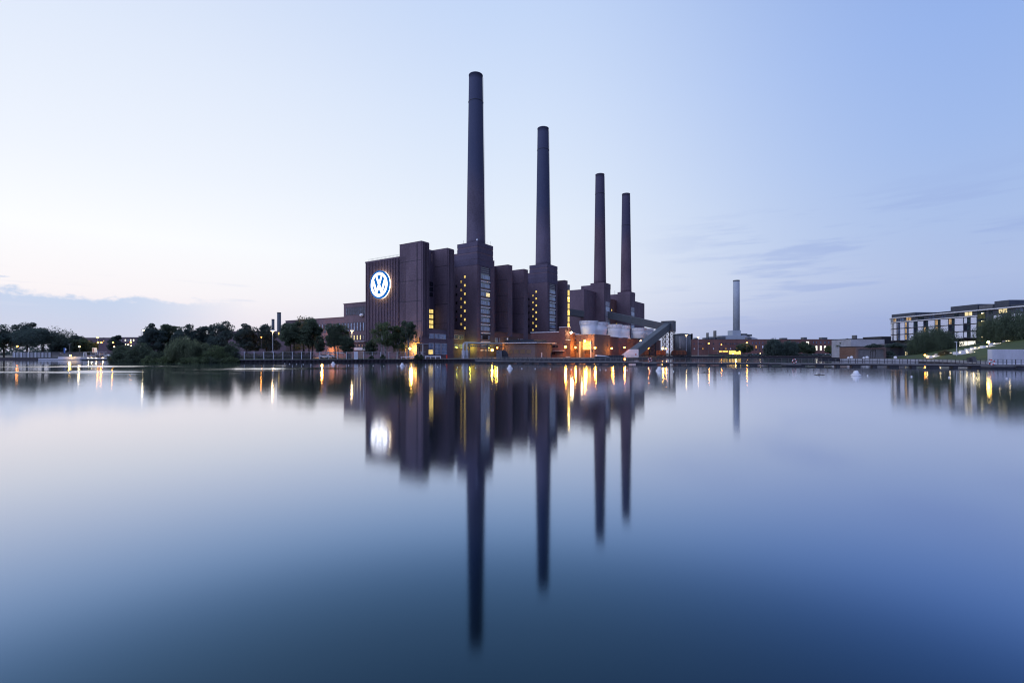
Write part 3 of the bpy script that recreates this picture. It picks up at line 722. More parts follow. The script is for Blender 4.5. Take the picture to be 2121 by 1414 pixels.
for b in (-5.4, -1.0): mb = MB(); mb.fb(P, -41.1, -40.9, b - .1, b + .1, 1, 5.2); mb.build('post', STEEL, cn)
# yellow bracket work above
mb = MB(); mb.fb(P, -39.5, -39.12, 1.6, 5.0, 6.5, 6.9); mb.fb(P, -39.5, -39.12, 4.2, 4.6, 6.9, 8.6); mb.build('bracket', OCHRE, cn)

# ------------------------------------------------------------------ low ochre hall by the quay
L = Frame((9.5, 190), 33.75)
lh = thing('brick_hall', 'low ochre brick hall with four shuttered windows and a thin lit roof edge', 'hall', L.q(0, 0, QZ))
mb = MB(); mb.fb(L, 0, 12.5, -16.4, 0, .5, 6.9); wl = mb.build('wall', BRO, lh)
mb = MB(); mb.fb(L, -1.0, 15.5, -17.6, 1.0, 6.95, 7.3); rf = mb.build('roof', WCON, lh)
mb = MB(); mb.fb(L, 1.0, 11.5, -15.6, -1.5, 7.31, 8.5); mb.build('roof_plant', DARK, rf)
for x0, x1 in ((1052.5, 1061.5), (1065, 1074), (1078, 1087), (1091, 1100)):
    window(wl, L, 'a', 0, -1, L.b_of(x0, 0), L.b_of(x1, 0), 2.9, 4.4, OCHRE, BRB, 4, 1, .06, name='shutter')
for bq in (L.b_of(1110, 0) - .3, L.b_of(1044.5, 0)): mb = MB(); mb.fb(L, -.1, 0, bq, bq + .3, 1, 6.9); mb.build('pilaster', BRB, wl)
mb = MB(); mb.fb(L, 4.2, 5.0, 0, .06, 1, 3.2); mb.build('door', WHITE, wl)
mb = MB(); mb.fb(L, 12.5, 12.75, -.4, .25, 1, 6.9); mb.build('downpipe', DARK, wl)
RB = Frame((gx(1054, 203), 203), 33.75)
rc = thing('service_block', 'taller brown service block with a pale hatch behind the low ochre hall', 'building', RB.q(0, 0, QZ))
mb = MB(); mb.fb(RB, 0, 7, -4.6, 0, .5, 10.0); mb.build('wall', BRB, rc)
mb = MB(); mb.fb(RB, -.05, 0, -2.6, -.2, 7.6, 9.6); mb.build('shutter', DARK, rc)
mb = MB(); mb.fb(RB, -.1, -.05, -1.0, -.3, 8.2, 9.4); mb.build('hatch', WHITEP, rc)
# dark arched tank beside it
c = at(1043, 735, 187); mb = MB(); mb.extr([(c.x + 2.0 * math.cos(t), 187, 1 + 3.2 * math.sin(t)) for t in [math.pi * i / 14 for i in range(15)]], (0, 3.5, 0))
single(mb, 'arched_shed', DARK, 'dark round topped shed squeezed between the cabinet and the low hall', 'shed', (c.x, 187, 1))

# ------------------------------------------------------------------ red brick workshop lit orange
Q = Frame((23, 205), 33.75)
ws = thing('brick_workshop', 'red brick workshop with a stepped roofline, its corner washed in orange light', 'workshop', Q.q(0, 0, QZ))
mb = MB(); mb.fb(Q, 0, 16, -17.3, -3.05, .5, 12.0); mb.fb(Q, 0, 4.8, -3.05, 0, .5, 14.0); wl = mb.build('wall', BRR, ws)
mb = MB(); mb.fb(Q, -.25, 16, -17.5, -3.05, 12.0, 12.4); mb.fb(Q, -.15, 5.0, -3.05, .15, 14.0, 14.35); mb.fb(Q, .1, 4.7, 0, .12, 8.6, 8.9); mb.build('coping', WCON, ws)
for x0, x1 in ((1142.5, 1150.5), (1152.5, 1155.5)): window(wl, Q, 'a', 0, -1, Q.b_of(x0, 0), Q.b_of(x1, 0), 5.5, 6.3, GLASSD, DARK, 3, 1, .05)
mb = MB(); mb.fb(Q, -1.4, 0, Q.b_of(1148, 0), Q.b_of(1170, 0), 3.9, 4.1); mb.build('porch_roof', WCON, ws)
for x0, x1 in ((1154, 1158.5), (1160.5, 1165.5)): mb = MB(); mb.fb(Q, -.08, 0, Q.b_of(x0, 0), Q.b_of(x1, 0), 1, 3.4); mb.build('door', BRO, ws)
window(wl, Q, 'a', 0, -1, Q.b_of(1142.5, 0), Q.b_of(1150, 0), 2.4, 3.4, GLASSD, BRB, 4, 1, .06)
mb = MB(); mb.fb(Q, .3, 4.4, 0, .1, 1, 1.5); mb.build('plinth', WCON, ws)
# link building with white lit windows
lk = thing('link_building', 'narrow link building with white lit windows between workshop and pump house', 'building', (gx(1180, 228), 228, QZ))
x0, x1 = gx(1176, 228), gx(1200, 228)
mb = MB(); mb.wb(x0, x1, 228, 240, .5, 11.5); wl = mb.build('wall', BRB, lk)
mb = MB(); mb.wb(x0, x1, 227.6, 240, 11.5, 12.4); mb.build('roof', PALE, lk)
mb = MB(); mb.wb(gx(1182, 228), gx(1193, 228), 227.9, 228, gz(701.5, 228), gz(699, 228)); mb.build('pale_band', PALE, lk)
for xa, xb, ya, yb in ((1182, 1188, 718, 714.8), (1182, 1188, 725, 719.6), (1182, 1184.6, 734.5, 728.8)):
    window(wl, XY, 'b', -228, 1, gx(xa, 228), gx(xb, 228), gz(ya, 228), gz(yb, 228), LITX, DARK, 2, 1, .08)
# ------------------------------------------------------------------ pump house with the big lit gate, and the cooling tower house
A = Frame((37.3, 215), 33.75)
ph = thing('pump_house', 'grey brown pump house with a tall lit gate in its front', 'pump house', A.q(0, 0, QZ))
mb = MB(); mb.fb(A, 0, 18.5, -9.2, -7.0, .5, 11.4); mb.fb(A, 0, 18.5, -1.9, 0, .5, 11.4); mb.fb(A, 0, 18.5, -7.0, -1.9, 8.3, 11.4); mb.fb(A, 2.6, 18.5, -7.0, -1.9, .5, 8.3); wl = mb.build('wall', BRO, ph)
mb = MB(); mb.fb(A, -.12, 18.6, -9.3, .12, 11.4, 11.62); mb.build('coping', CON, ph)
mb = MB(); mb.fb(A, 2.45, 2.6, -6.9, -2.0, 4.6, 8.2); mb.build('lit_transom', LITB, ph)
gt = MB(); gt.fb(A, 2.3, 2.6, -5.9, -3.0, 1, 4.5); gt = gt.build('gate', RUST, ph)
mb = MB()
for i in range(3):
    for j in range(2): mb.fb(A, 2.24, 2.3, -5.7 + i * .92, -5.05 + i * .92, 2.9 + j * .75, 3.4 + j * .75)
mb.build('gate_panel', DARK, gt)
for b in (-7.4, -1.9): mb = MB(); mb.fb(A, -.35, .0, b, b + .4, 1, 8.8); mb.build('gate_pier', WCON, ph)
mb = MB(); mb.fb(A, -.4, 0, -7.4, -1.5, 8.3, 8.75); mb.build('lintel', STEEL, ph)
light(gt, A.q(1.0, -4.4, 7.2), (1, .5, .1), 900, .4)
for b in (-8.6, -.9): mb = MB(); mb.fb(A, -.05, 0, b - .3, b + .3, 3.4, 4.6); mb.build('vent', DARK, ph)
mh = thing('plant_building', 'plain red brown plant building behind the dark barge', 'building', A.q(20.5, -2, QZ))
mb = MB(); mb.fb(A, 19.2, 31, -10, -.6, .5, 10.9); mb.build('wall', BRR, mh)
mb = MB(); mb.fb(A, 19.2, 31.1, -10, -.5, 10.9, 11.1); mb.build('coping', CON, mh)
ch = Frame((64.7, 273), 33.75)
cb = thing('plant_building', 'long red brown plant building running behind the coal conveyor', 'building', ch.q(0, 0, QZ))
mb = MB(); mb.fb(ch, 0, 70, -12, 0, .5, 11.6); mb.build('wall', BRR, cb)
mb = MB(); mb.fb(ch, -.1, 70.1, -12.1, .1, 11.6, 11.9); mb.build('coping', DARK, cb)
bh = thing('tower_deck', 'low brick deck that carries the white cooling towers', 'building', (52, 262, QZ))
mb = MB(); mb.wb(gx(1206, 232), gx(1206, 232) + 12, 232, 256, .5, 11.2); mb.wb(46, 62, 256.2, 292, .5, 11.2); mb.build('deck', BRR, bh)
GRP = 'white flared cooling towers on the plant roof'
ctm = {}
def cooling_tower(px, d, r, ztop, zb, flare, label, slats):
    x = gx(px, d); h = ztop - zb
    t = thing('cooling_tower', label, 'cooling tower', (x, d, zb), GRP)
    if flare: prof = [(r * 1.08, zb), (r * 1.0, zb + .5), (r * .93, zb + h * .15), (r * .89, zb + h * .4), (r * .95, zb + h * .76)]
    else: prof = [(r * .78, zb), (r * .80, zb + h * .15), (r * .86, zb + h * .4), (r * .95, zb + h * .74)]
    mb = MB(); mb.lathe(x, d, prof, 32); mb.build('shell', WHITE, t, smooth=True)
    mb = MB(); mb.lathe(x, d, [(r * .94, zb + h * .76), (r * 1.0, zb + h * .77), (r * 1.0, ztop), (r * .9, ztop), (r * .9, zb + h * .8)], 32, close=False)
    rim = mb.build('rim', WHITE, t)
    mb = MB(); nn = 44 if slats else 12
    for i in range(nn):
        th = 2 * math.pi * i / nn; c, s_ = math.cos(th), math.sin(th); q = Vector((x + c * r, d + s_ * r, 0)); tg = Vector((-s_, c, 0)) * (.06 if slats else .03); nr = Vector((c, s_, 0)) * .09
        mb.hexa([q - tg + Vector((0, 0, zb + h * .79)), q + tg + Vector((0, 0, zb + h * .79)), q + tg + nr + Vector((0, 0, zb + h * .79)), q - tg + nr + Vector((0, 0, zb + h * .79)),
                 q - tg + Vector((0, 0, ztop - .1)), q + tg + Vector((0, 0, ztop - .1)), q + tg + nr + Vector((0, 0, ztop - .1)), q - tg + nr + Vector((0, 0, ztop - .1))])
    mb.build('rim_slats', CON, rim)
cooling_tower(1219.5, 237, 4.7, 18.9, 11.3, False, 'widest white cooling tower, at the left end of the row', True)
cooling_tower(1241, 251, 4.6, 19.1, 11.3, False, 'white cooling tower half hidden behind the widest one', True)
cooling_tower(1273.5, 266, 4.2, 18.9, 11.3, True, 'smooth rimmed white cooling tower in the middle of the row', False)
cooling_tower(1290.5, 281, 4.2, 19.2, 11.3, True, 'white cooling tower with a wide flared foot, behind the middle one', False)
cooling_tower(1324, 304, 4.6, 18.9, 12, False, 'cooling tower with a yellowish stained shell above the long plant building', False)
cooling_tower(1339.5, 318, 4.5, 19.1, 12, False, 'farthest cooling tower, partly behind the coal conveyor', False)
c = at(1205, 690, 231); l = light(bh, c + Vector((0, 0, 1.0)), (1, .75, .35), 260, .3)
c = at(1262, 697, 258); l = light(bh, c + Vector((-2.5, 0, 1.5)), (1, .75, .35), 200, .3)
c = at(1309, 702, 292); l = light(bh, c + Vector((-1, 2, 1.0)), (1, .72, .25), 260, .3)

# ------------------------------------------------------------------ coal conveyor
cv = thing('coal_conveyor', 'blue grey coal conveyor climbing from a white intake to a head house on lattice legs', 'conveyor', (gx(1307, 233), 233, QZ))
d0 = 233
pts = [at(1292.5, 735, d0), at(1308, 723.2, d0), at(1322.5, 723.2, d0), at(1322.5, 740, d0), at(1294, 740, d0)]
mb = MB(); mb.extr(pts, (0, 5.5, 0)); it = mb.build('intake', WHITE, cv)
c = at(1317, 734, d0); mb = MB(); mb.wb(c.x - .22, c.x + .22, d0 - .06, d0, c.z - .5, c.z + .5); mb.build('warning_sign', REDM, it)
HB = Frame((gx(1395, 286), 286), 33.75)
mb = MB(); mb.beam(at(1312, 731.5, 236.5), HB.q(2.5, -3.6, 19.6), 3.6, 4.3); mb.build('inclined_gallery', CONV, cv)
mb = MB(); mb.fb(HB, 0, 5.2, -7.4, 0, 15.9, 22.2); mb.build('head_house', CONV, cv)
mb = MB(); mb.fb(HB, -.2, 5.4, -7.6, .2, 22.2, 22.45); mb.build('head_house_roof', DARK, cv)
mb = MB(); mb.beam(at(1262, 652.5, 322), HB.q(3, -5, 18.6), 3.4, 4.4); mb.build('upper_gallery', CONV, cv)
mb = MB(); mb.beam(at(1174, 646, 292), at(1206, 650.5, 303), 3.2, 3.9); mb.build('link_gallery', CONV, cv)
def lattice(fr, corners, z0, z1, nb, name):
    mb = MB()
    for a, b in corners: mb.tube([fr.q(a, b, z0), fr.q(a, b, z1)], .19, 5)
    m = len(corners)
    for i in range(m):
        p_, q_ = corners[i], corners[(i + 1) % m]
        for k in range(nb):
            za, zb = z0 + (z1 - z0) * k / nb, z0 + (z1 - z0) * (k + 1) / nb
            mb.tube([fr.q(*p_, za), fr.q(*q_, zb)], .1, 4); mb.tube([fr.q(*q_, za), fr.q(*p_, zb)], .1, 4); mb.tube([fr.q(*p_, zb), fr.q(*q_, zb)], .09, 4)
    return mb.build(name, DKS, cv)
lattice(HB, [(.6, -7.0), (.6, -4.9), (.6, -2.7), (.6, -.4), (4.8, -.4), (4.8, -3.6), (4.8, -7.0)], 1, 15.9, 5, 'lattice_tower')
LB = Frame((gx(1352.5, 263), 263), 33.75)
lattice(LB, [(-.8, -2.0), (-.8, 1.4), (.8, 1.4), (.8, -2.0)], 1, 9.8, 4, 'lattice_bent')

# ------------------------------------------------------------------ tank, wagons, barge
x = gx(1413, 312); tk = thing('storage_tank', 'grey steel storage tank with a shallow domed roof', 'tank', (x, 312, QZ))
mb = MB(); mb.lathe(x, 312, [(5.4, 1), (5.4, 15)], 36); mb.build('shell', STEEL, tk, smooth=True)
mb = MB(); mb.lathe(x, 312, [(5.6, 15), (5.5, 15.2), (3, 15.75), (.4, 16)], 36); mb.build('roof', DARK, tk)
mb = MB(); mb.wb(x - 3.2, x - 3.0, 307.2, 307.6, 6, 13.5); mb.build('level_gauge', WHITE, tk)
mb = MB(); mb.wb(x + 5.6, x + 6.2, 310, 312, 12, 15.6); mb.tube([(x + 5.6, 311, 1), (x + 5.6, 311, 15.8)], .1, 5); mb.build('ladder_cage', DKS, tk)
WG = 'round topped goods wagons beside the coal conveyor'
wg_lab = ['goods wagon lit red beside the foot of the conveyor, leftmost of the train', 'orange lit goods wagon left of the lattice bent', 'bright yellow lit goods wagon right of the lattice bent',
          'yellow lit goods wagon beneath the conveyor head', 'brown goods wagon just right of the lattice legs', 'brown goods wagon second from the right end of the train', 'brown goods wagon at the right end of the train']
proto = None
for k, px in enumerate((1327.5, 1339.8, 1363, 1373.5, 1399, 1408, 1416.8)):
    d = 284 + k * 1.6; x = gx(px, d)
    if proto is None:
        t = thing('goods_wagon', wg_lab[0], 'wagon', (x, d, QZ), WG); w2 = 1.62 if True else 0
        prof = [(x - w2, d, 1.9), (x + w2, d, 1.9), (x + w2, d, 3.8)] + [(x + w2 * math.cos(a), d, 3.8 + .9 * math.sin(a)) for a in [math.pi * i / 8 for i in range(1, 8)]] + [(x - w2, d, 3.8)]
        mb = MB(); mb.extr(prof, (0, 3.0, 0)); mb.build('body', RUST, t)
        mb = MB(); mb.wb(x - 1.75, x + 1.75, d + .1, d + 2.9, 1.5, 1.88); mb.build('chassis', DKS, t)
        for s_ in (-1.05, 1.05): mb = MB(); mb.extr([(x + s_ + .42 * math.cos(a), d + .2, 1.43 + .42 * math.sin(a)) for a in [2 * math.pi * i / 12 for i in range(12)]], (0, .2, 0)); mb.build('wheel', DKS, t)
        mb = MB()
        for s_ in (-1.62, -.55, .55, 1.5): mb.wb(x + s_, x + s_ + .1, d - .06, d, 1.9, 3.9)
        mb.build('side_rib', DKS, t); proto = t
    else:
        t = copy_tree(proto); t.location = (x, d, QZ); t['label'] = wg_lab[k]
bg_ = thing('barge', 'low dark barge with a white curved cover moored at the quay', 'barge', (gx(1264, 176), 176, 0))
x0, x1, d = gx(1234.5, 176), gx(1292, 176), 176
mb = MB(); mb.extr([(x0 + .9, d, -.3), (x1, d, -.3), (x1, d, 2.2), (x0 + 4, d, 2.2), (x0, d, 1.9)], (0, 4.5, 0)); mb.build('hull', DKS, bg_)
mb = MB(); mb.extr([(x0 + .1, d - .05, 1.85), (x0 + .6, d - .05, 2.25), (x0 + 3, d - .05, 2.1), (x0 + 5.2, d - .05, 1.55), (x0 + 3, d - .05, 1.72)], (0, 4.4, 0)); mb.build('cover', WHITE, bg_)
mb = MB()
for i in range(6): mb.wb(x0 + 5.5 + i * .9, x0 + 5.58 + i * .9, d - .04, d, .2, 2.2)
mb.build('hull_rib', STEEL, bg_)
mb = MB()
for i in range(14): xx = gx(1300, 216) + i * .55; mb.wb(xx, xx + .06, 216, 216.06, 1, 2.0)
mb.beam((gx(1300, 216), 216, 2.0), (gx(1300, 216) + 7.6, 216, 2.0), .06, .06)
single(mb, 'quay_railing', STEEL, 'short quay railing in front of the white conveyor intake', 'railing', (gx(1300, 216), 216, 1))
# ------------------------------------------------------------------ quay walls and fences
def along(pts, s):
    for (a, b) in zip(pts, pts[1:]):
        a, b = Vector(a), Vector(b); L_ = (b - a).length
        if s <= L_: return a + (b - a) * (s / L_), (b - a).normalized()
        s -= L_
    return b, (b - a).normalized()
def plen(pts): return sum((Vector(b) - Vector(a)).length for a, b in zip(pts, pts[1:]))
QL = [(-84.2, 145.4), (-4, 172), (20, 177), (44, 186)]
mb = MB(); s = 0; prev = None; tot = plen(QL); i = 0
outl = []
while s < tot - .1:                                     # corrugated steel sheet piles
    p, t = along(QL, s); nrm = Vector((t.y, -t.x)); o_ = .12 if (i // 2) % 2 else .55
    outl.append(p + nrm * o_); i += 1; s += .42 if i % 2 else .22
for a, b in zip(outl, outl[1:]): mb.add([(a.x, a.y, -.6), (b.x, b.y, -.6), (b.x, b.y, .82), (a.x, a.y, .82)], [(0, 1, 2, 3)])
qw = single(mb, 'quay_wall', PILE, 'long dark sheet pile quay wall along the power station bank', 'quay wall', (-84, 145, 0))
mb = MB()
for a, b in zip(QL, QL[1:]):
    a, b = Vector(a), Vector(b); t = (b - a).normalized(); nn = Vector((t.y, -t.x))
    mb.beam((a + nn * .2).to_3d() + Vector((0, 0, .92)), (b + nn * .2).to_3d() + Vector((0, 0, .92)), .85, .2)
cap = mb.build('coping_beam', TIMB, base=(-84, 145, 0)); cap.parent = qw; cap.location = (0, 0, 0)
FL = [(-85.6, 146.6), (-30, 165.2)]
fn = thing('wire_fence', 'see-through wire fence with pale posts along the quay below the emblem', 'fence', (-85.6, 146.6, QZ))
WIRE, gg_, out_ = newmat('wire_mesh')
tr_ = gg_.n('ShaderNodeBsdfTransparent'); df_ = gg_.n('ShaderNodeBsdfDiffuse'); df_.inputs[0].default_value = (.3, .33, .4, 1); mx_ = gg_.n('ShaderNodeMixShader'); mx_.inputs[0].default_value = .10
WIRE.node_tree.links.new(tr_.outputs[0], mx_.inputs[1]); WIRE.node_tree.links.new(df_.outputs[0], mx_.inputs[2]); WIRE.node_tree.links.new(mx_.outputs[0], out_.inputs[0])
s = 0; tot = plen(FL)
while s <= tot:
    p, t = along(FL, s); mb = MB(); mb.wb(p.x - .085, p.x + .085, p.y - .05, p.y + .05, QZ, 3.45); mb.build('post', PALE, fn); s += 2.72
a, b = Vector(FL[0]), Vector(FL[1]); mb = MB(); mb.add([(a.x, a.y, 1.05), (b.x, b.y, 1.05), (b.x, b.y, 3.4), (a.x, a.y, 3.4)], [(0, 1, 2, 3)]); mb.build('wire_panel', WIRE, fn)
mb = MB(); mb.tube([(a.x, a.y, 3.42), (b.x, b.y, 3.42)], .03, 4); mb.tube([(a.x, a.y, 2.2), (b.x, b.y, 2.2)], .02, 4); mb.build('top_wire', PALE, fn)
p = at(737, 742, 153.5); mb = MB(); mb.wb(gx(733.5, 153.5), gx(741.5, 153.5), 153.3, 153.6, 1, 3.5); single(mb, 'notice_board', PALE, 'grey blank panel standing at the fence below the white name board', 'panel', (p.x, 153.5, 1))
mb = MB(); mb.wb(gx(719, 170), gx(726, 170), 170, 171, 1, 2.9); single(mb, 'cabinet', STEEL, 'grey cabinet on the grass right of the parked white cars', 'cabinet', (gx(722, 170), 170, 1))
# grass strip behind the quay
mb = MB(); mb.prism([(-85, 147.2), (-31, 165.8), (-36, 169), (-66, 186), (-84, 184), (-96, 165)], QZ + .004, QZ + .03); tag(mb.build('lawn', LAWN), 'strip of lawn behind the wire fence', 'lawn', kind='structure')
mb = MB(); mb.prism([(-285, 210), (-264, 209.6), (-191, 203.8), (-172, 204), (-175, 208.5), (-290, 216)], QZ + .004, QZ + .05); tag(mb.build('lawn', LAWN), 'grassy bank on the left shore', 'lawn', kind='structure')

# ------------------------------------------------------------------ trees
def npmesh(name, V, m, parent, base, n=4):
    me = bpy.data.meshes.new(name); k = len(V) // n
    V = V - np.array(base); me.vertices.add(len(V)); me.vertices.foreach_set('co', V.astype(np.float32).ravel())
    me.loops.add(k * n); me.loops.foreach_set('vertex_index', np.arange(k * n, dtype=np.int32))
    me.polygons.add(k); me.polygons.foreach_set('loop_start', np.arange(0, k * n, n, dtype=np.int32)); me.polygons.foreach_set('loop_total', np.full(k, n, dtype=np.int32))
    me.materials.append(m); me.update(calc_edges=True)
    o = bpy.data.objects.new(name, me); col.objects.link(o)
    if parent is not None: o.parent = parent
    else: o.location = base
    return o
def unit(r, n):
    v = r.normal(size=(n, 3)); return v / np.linalg.norm(v, axis=1, keepdims=True)
def leaves(r, pts, size, droop=0.0):
    n = len(pts); a = unit(r, n); b = unit(r, n); b -= a * (a * b).sum(1, keepdims=True); b /= np.linalg.norm(b, axis=1, keepdims=True)
    s = size * r.uniform(.55, 1.3, (n, 1)); asp = r.uniform(.45, .9, (n, 1))
    if droop: a = a * (1 - droop) + np.array([0, 0, -1.0]) * droop; a /= np.linalg.norm(a, axis=1, keepdims=True); b -= a * (a * b).sum(1, keepdims=True); b /= np.linalg.norm(b, axis=1, keepdims=True); asp = asp * .5
    A = a * s * (1 + droop * .8); B = b * s * asp
    q = np.stack([pts - A, pts + B * .8, pts + A, pts - B * .8], 1)
    return q.reshape(-1, 3)
SEED = [100]
def tree(px, d, hw, ytop, label, style='round', m=None, zb=QZ, name='tree', cat='tree', dens=1.0, bottom=.22, group=None, trunks=1, leaf=None):
    SEED[0] += 1; r = np.random.default_rng(SEED[0])
    x = gx(px, d); w = hw * (1.12 if style == 'round' else 1.05) * d / F; H = (gz(ytop, d) - zb) * (1.05 if style == 'round' else 1.0)
    t = thing(name, label, cat, (x, d, zb), group); m = m or LEAF
    ls = leaf or max(.2, d * .00165)
    if style in ('round', 'birch'):
        nc = 40 if style == 'round' else 34
        C = []; 
        while len(C) < nc:
            v = r.uniform(-1, 1, 3)
            if (v ** 2).sum() > 1: continue
            C.append(v)
        C = np.array(C); zc = H * (bottom + 1) / 2; rz = H * (1 - bottom) / 2
        C[:, :2] *= (1 - .22 * np.maximum(C[:, 2:3], -.2))       # narrower towards the top
        cr = r.uniform(.17, .42, nc) * w * (1.0 if style == 'round' else .8)
        ctr = np.stack([C[:, 0] * (w - cr * .7), C[:, 1] * (w - cr * .7), zc + C[:, 2] * (rz - cr * .75)], 1)
        n = int(dens * (8500 if style == 'round' else 4600)); k = r.integers(0, nc, n)
        rad = cr[k][:, None] * (r.uniform(.25, 1, (n, 1)) ** .45)
        pts = ctr[k] + unit(r, n) * rad * np.array([1.05, 1.05, .8])
        V = leaves(r, pts, ls, .25 if style == 'birch' else 0)
        if style == 'birch':
            ns = 170; k2 = r.integers(0, nc, ns); st = ctr[k2] + unit(r, ns) * cr[k2][:, None] * .9; L = r.uniform(.8, 3.2, ns)
            seg = np.concatenate([st + np.array([0, 0, -1.0]) * (L * f)[:, None] + r.normal(0, .12, (ns, 3)) for f in np.linspace(0, 1, 11)])
            seg = seg[seg[:, 2] > 1.3]; V = np.concatenate([V, leaves(r, seg, ls * .9, .6)])
        limbs = ctr[:7]
    elif style == 'willow':
        ns = int(620 * dens); th = r.uniform(0, 2 * np.pi, ns); ph = np.arccos(r.uniform(.02, 1, ns)); k = r.uniform(.55, 1.0, ns)
        bump = 1 + .10 * np.sin(th * 5 + r.uniform(0, 6)) + .08 * np.sin(th * 9 + 1)
        st = np.stack([np.cos(th) * np.sin(ph) * w * k * bump, np.sin(th) * np.sin(ph) * w * k * bump, H * .42 + np.cos(ph) * H * .60 * k], 1)
        zend = r.uniform(.04, .30, ns) * H; L = np.minimum(np.maximum(.6, st[:, 2] - zend), H * .55)
        segs = []
        for f in np.linspace(0, 1, 17): segs.append(st + np.stack([np.cos(th) * L * .07 * f, np.sin(th) * L * .07 * f, -L * f], 1) + r.normal(0, .13, (ns, 3)))
        pts = np.concatenate(segs); V = leaves(r, pts, ls * 1.05, .55)
        limbs = st[:6] * np.array([.6, .6, .9])
    elif style == 'flat':
        nc = 15; a = r.uniform(0, 2 * np.pi, nc); q = np.sqrt(r.uniform(0.03, 1, nc)); cr = r.uniform(.2, .32, nc) * w
        ctr = np.stack([np.cos(a) * q * (w - cr), np.sin(a) * q * (w - cr) * .7, H * (.80 + .10 * (1 - q) + r.uniform(-.05, .05, nc))], 1)
        n = int(2600 * dens); k = r.integers(0, nc, n); pts = ctr[k] + unit(r, n) * cr[k][:, None] * np.array([1, 1, .5]) * (r.uniform(.2, 1, (n, 1)) ** .5)
        V = leaves(r, pts, ls * .9); limbs = ctr[:9]
    else:                                               # bush: clumps down to the ground
        nc = 26; a = r.uniform(0, 2 * np.pi, nc); q = np.sqrt(r.uniform(0, 1, nc)); cr = r.uniform(.24, .42, nc) * min(w, H)
        hh = H * np.sqrt(np.maximum(.12, 1 - q ** 2)) * r.uniform(.55, 1.0, nc)
        ctr = np.stack([np.cos(a) * q * (w - cr * .6), np.sin(a) * q * (w - cr * .6) * .7, np.maximum(cr * .5, hh - cr * .8)], 1)
        n = int(4200 * dens); k = r.integers(0, nc, n); pts = ctr[k] + unit(r, n) * cr[k][:, None] * (r.uniform(.2, 1, (n, 1)) ** .5)
        fill = np.stack([r.normal(0, .45, n // 3) * w, r.normal(0, .3, n // 3) * w, r.uniform(0, .5, n // 3) * H], 1); fill = fill[np.abs(fill[:, 0]) < w]
        pts = np.concatenate([pts, fill]); pts[:, 2] = np.maximum(pts[:, 2], .05)
        V = leaves(r, pts, ls); limbs = ctr[:5]
    base = np.array([0.0, 0.0, 0.0]); npmesh('crown', V, m, t, base)
    mb = MB(); org = Vector((x, d, zb))
    tm = BBARK if style == 'birch' else BARK
    if style == 'bush':
        for l_ in limbs: mb.tube([org + Vector((l_[0] * .2, l_[1] * .2, -.1)), org + Vector(l_) * .8], [.1, .04], 5)
    else:
        for q in range(trunks):
            ox = (q - (trunks - 1) / 2) * min(.9, w * .22); tr = max(.12, H * .018) / (1 if trunks == 1 else 1.3)
            top = Vector((ox * 1.8 + r.normal(0, .2), r.normal(0, .2), H * .62))
            mid = Vector((ox * 1.3 + r.normal(0, .12), r.normal(0, .1), H * .3))
            mb.tube([org + Vector((ox, 0, -.2)), org + mid, org + top], [tr * 1.25, tr, tr * .35], 7)
            for l_ in list(limbs)[q::trunks]: mb.tube([org + mid.lerp(top, .1 + .4 * r.random()), org + (mid + Vector(l_)) / 2 + Vector((0, 0, .2)), org + Vector(l_)], [tr * .55, tr * .35, tr * .12], 5)
    mb.build('trunk', tm, t)
    return t
LS = 'trees on the left shore'
tree(8, 214, 33, 673, 'dark tree cut by the left edge of the picture', 'round', LEAF5, group=LS, dens=.9)
tree(55, 236, 26, 667, 'tallest dark tree of the left shore, its top above its neighbours', 'round', LEAF5, group=LS)
tree(88, 211, 46, 676, 'widest spreading dark tree on the left shore, in front of the palisade', 'round', LEAF5, group=LS, bottom=.3, trunks=2)
tree(124, 235, 17, 694, 'small dark tree tucked behind the right flank of the widest shore tree', 'round', LEAF5, group=LS, bottom=.05)
tree(160, 262, 15, 688, 'lone dark tree with a small domed top left of the orange street lamps', 'round', LEAF5, group=LS, bottom=.05)
tree(175, 258, 22, 703, 'low bushy tree behind the orange double lamps', 'round', LEAF2, group=LS, bottom=.05)
tree(145, 250, 18, 700, 'low bushy tree left of the lit signboard', 'round', LEAF, group=LS, bottom=.05)
tree(240, 300, 13, 694, 'small dark tree left of the far brick building', 'round', LEAF5, group=LS, bottom=.1)
PN = 'dark trees of the wooded point'
tree(318, 166, 25, 672, 'leftmost tall tree of the wooded point, beside the high white lamp', 'round', LEAF5, group=PN, bottom=.08)
tree(352, 171, 27, 668, 'broad dark tree second from the left on the wooded point', 'round', LEAF, group=PN, bottom=.05)
tree(390, 168, 26, 670, 'dark tree in the middle of the wooded point', 'round', LEAF5, group=PN, bottom=.05)
tree(425, 172, 24, 669, 'dark tree right of the middle of the wooded point', 'round', LEAF5, group=PN, bottom=.05)
tree(459, 166, 27, 663, 'tallest tree at the right end of the wooded point', 'round', LEAF5, group=PN, bottom=.1)
BS = 'bushes hanging over the water on the wooded point'
tree(256, 150, 25, 713, 'dark rounded bush at the left tip of the wooded point', 'bush', LEAF, zb=.6, name='bush', cat='bush', group=BS)
tree(292, 148, 30, 706, 'dark bush below the leftmost tall tree of the point', 'bush', LEAF, zb=.6, name='bush', cat='bush', group=BS)
tree(332, 146, 26, 721, 'low dark bush in front of the second tree of the point', 'bush', LEAF, zb=.6, name='bush', cat='bush', group=BS)
tree(382, 144.5, 32, 695, 'pale grey green willow bush, tallest of the waterside bushes', 'willow', LEAF3, zb=.6, name='bush', cat='bush', group=BS, dens=1.2)
tree(423, 146, 20, 703, 'yellowish bush right of the tall pale willow bush', 'bush', LEAF3, zb=.6, name='bush', cat='bush', group=BS)
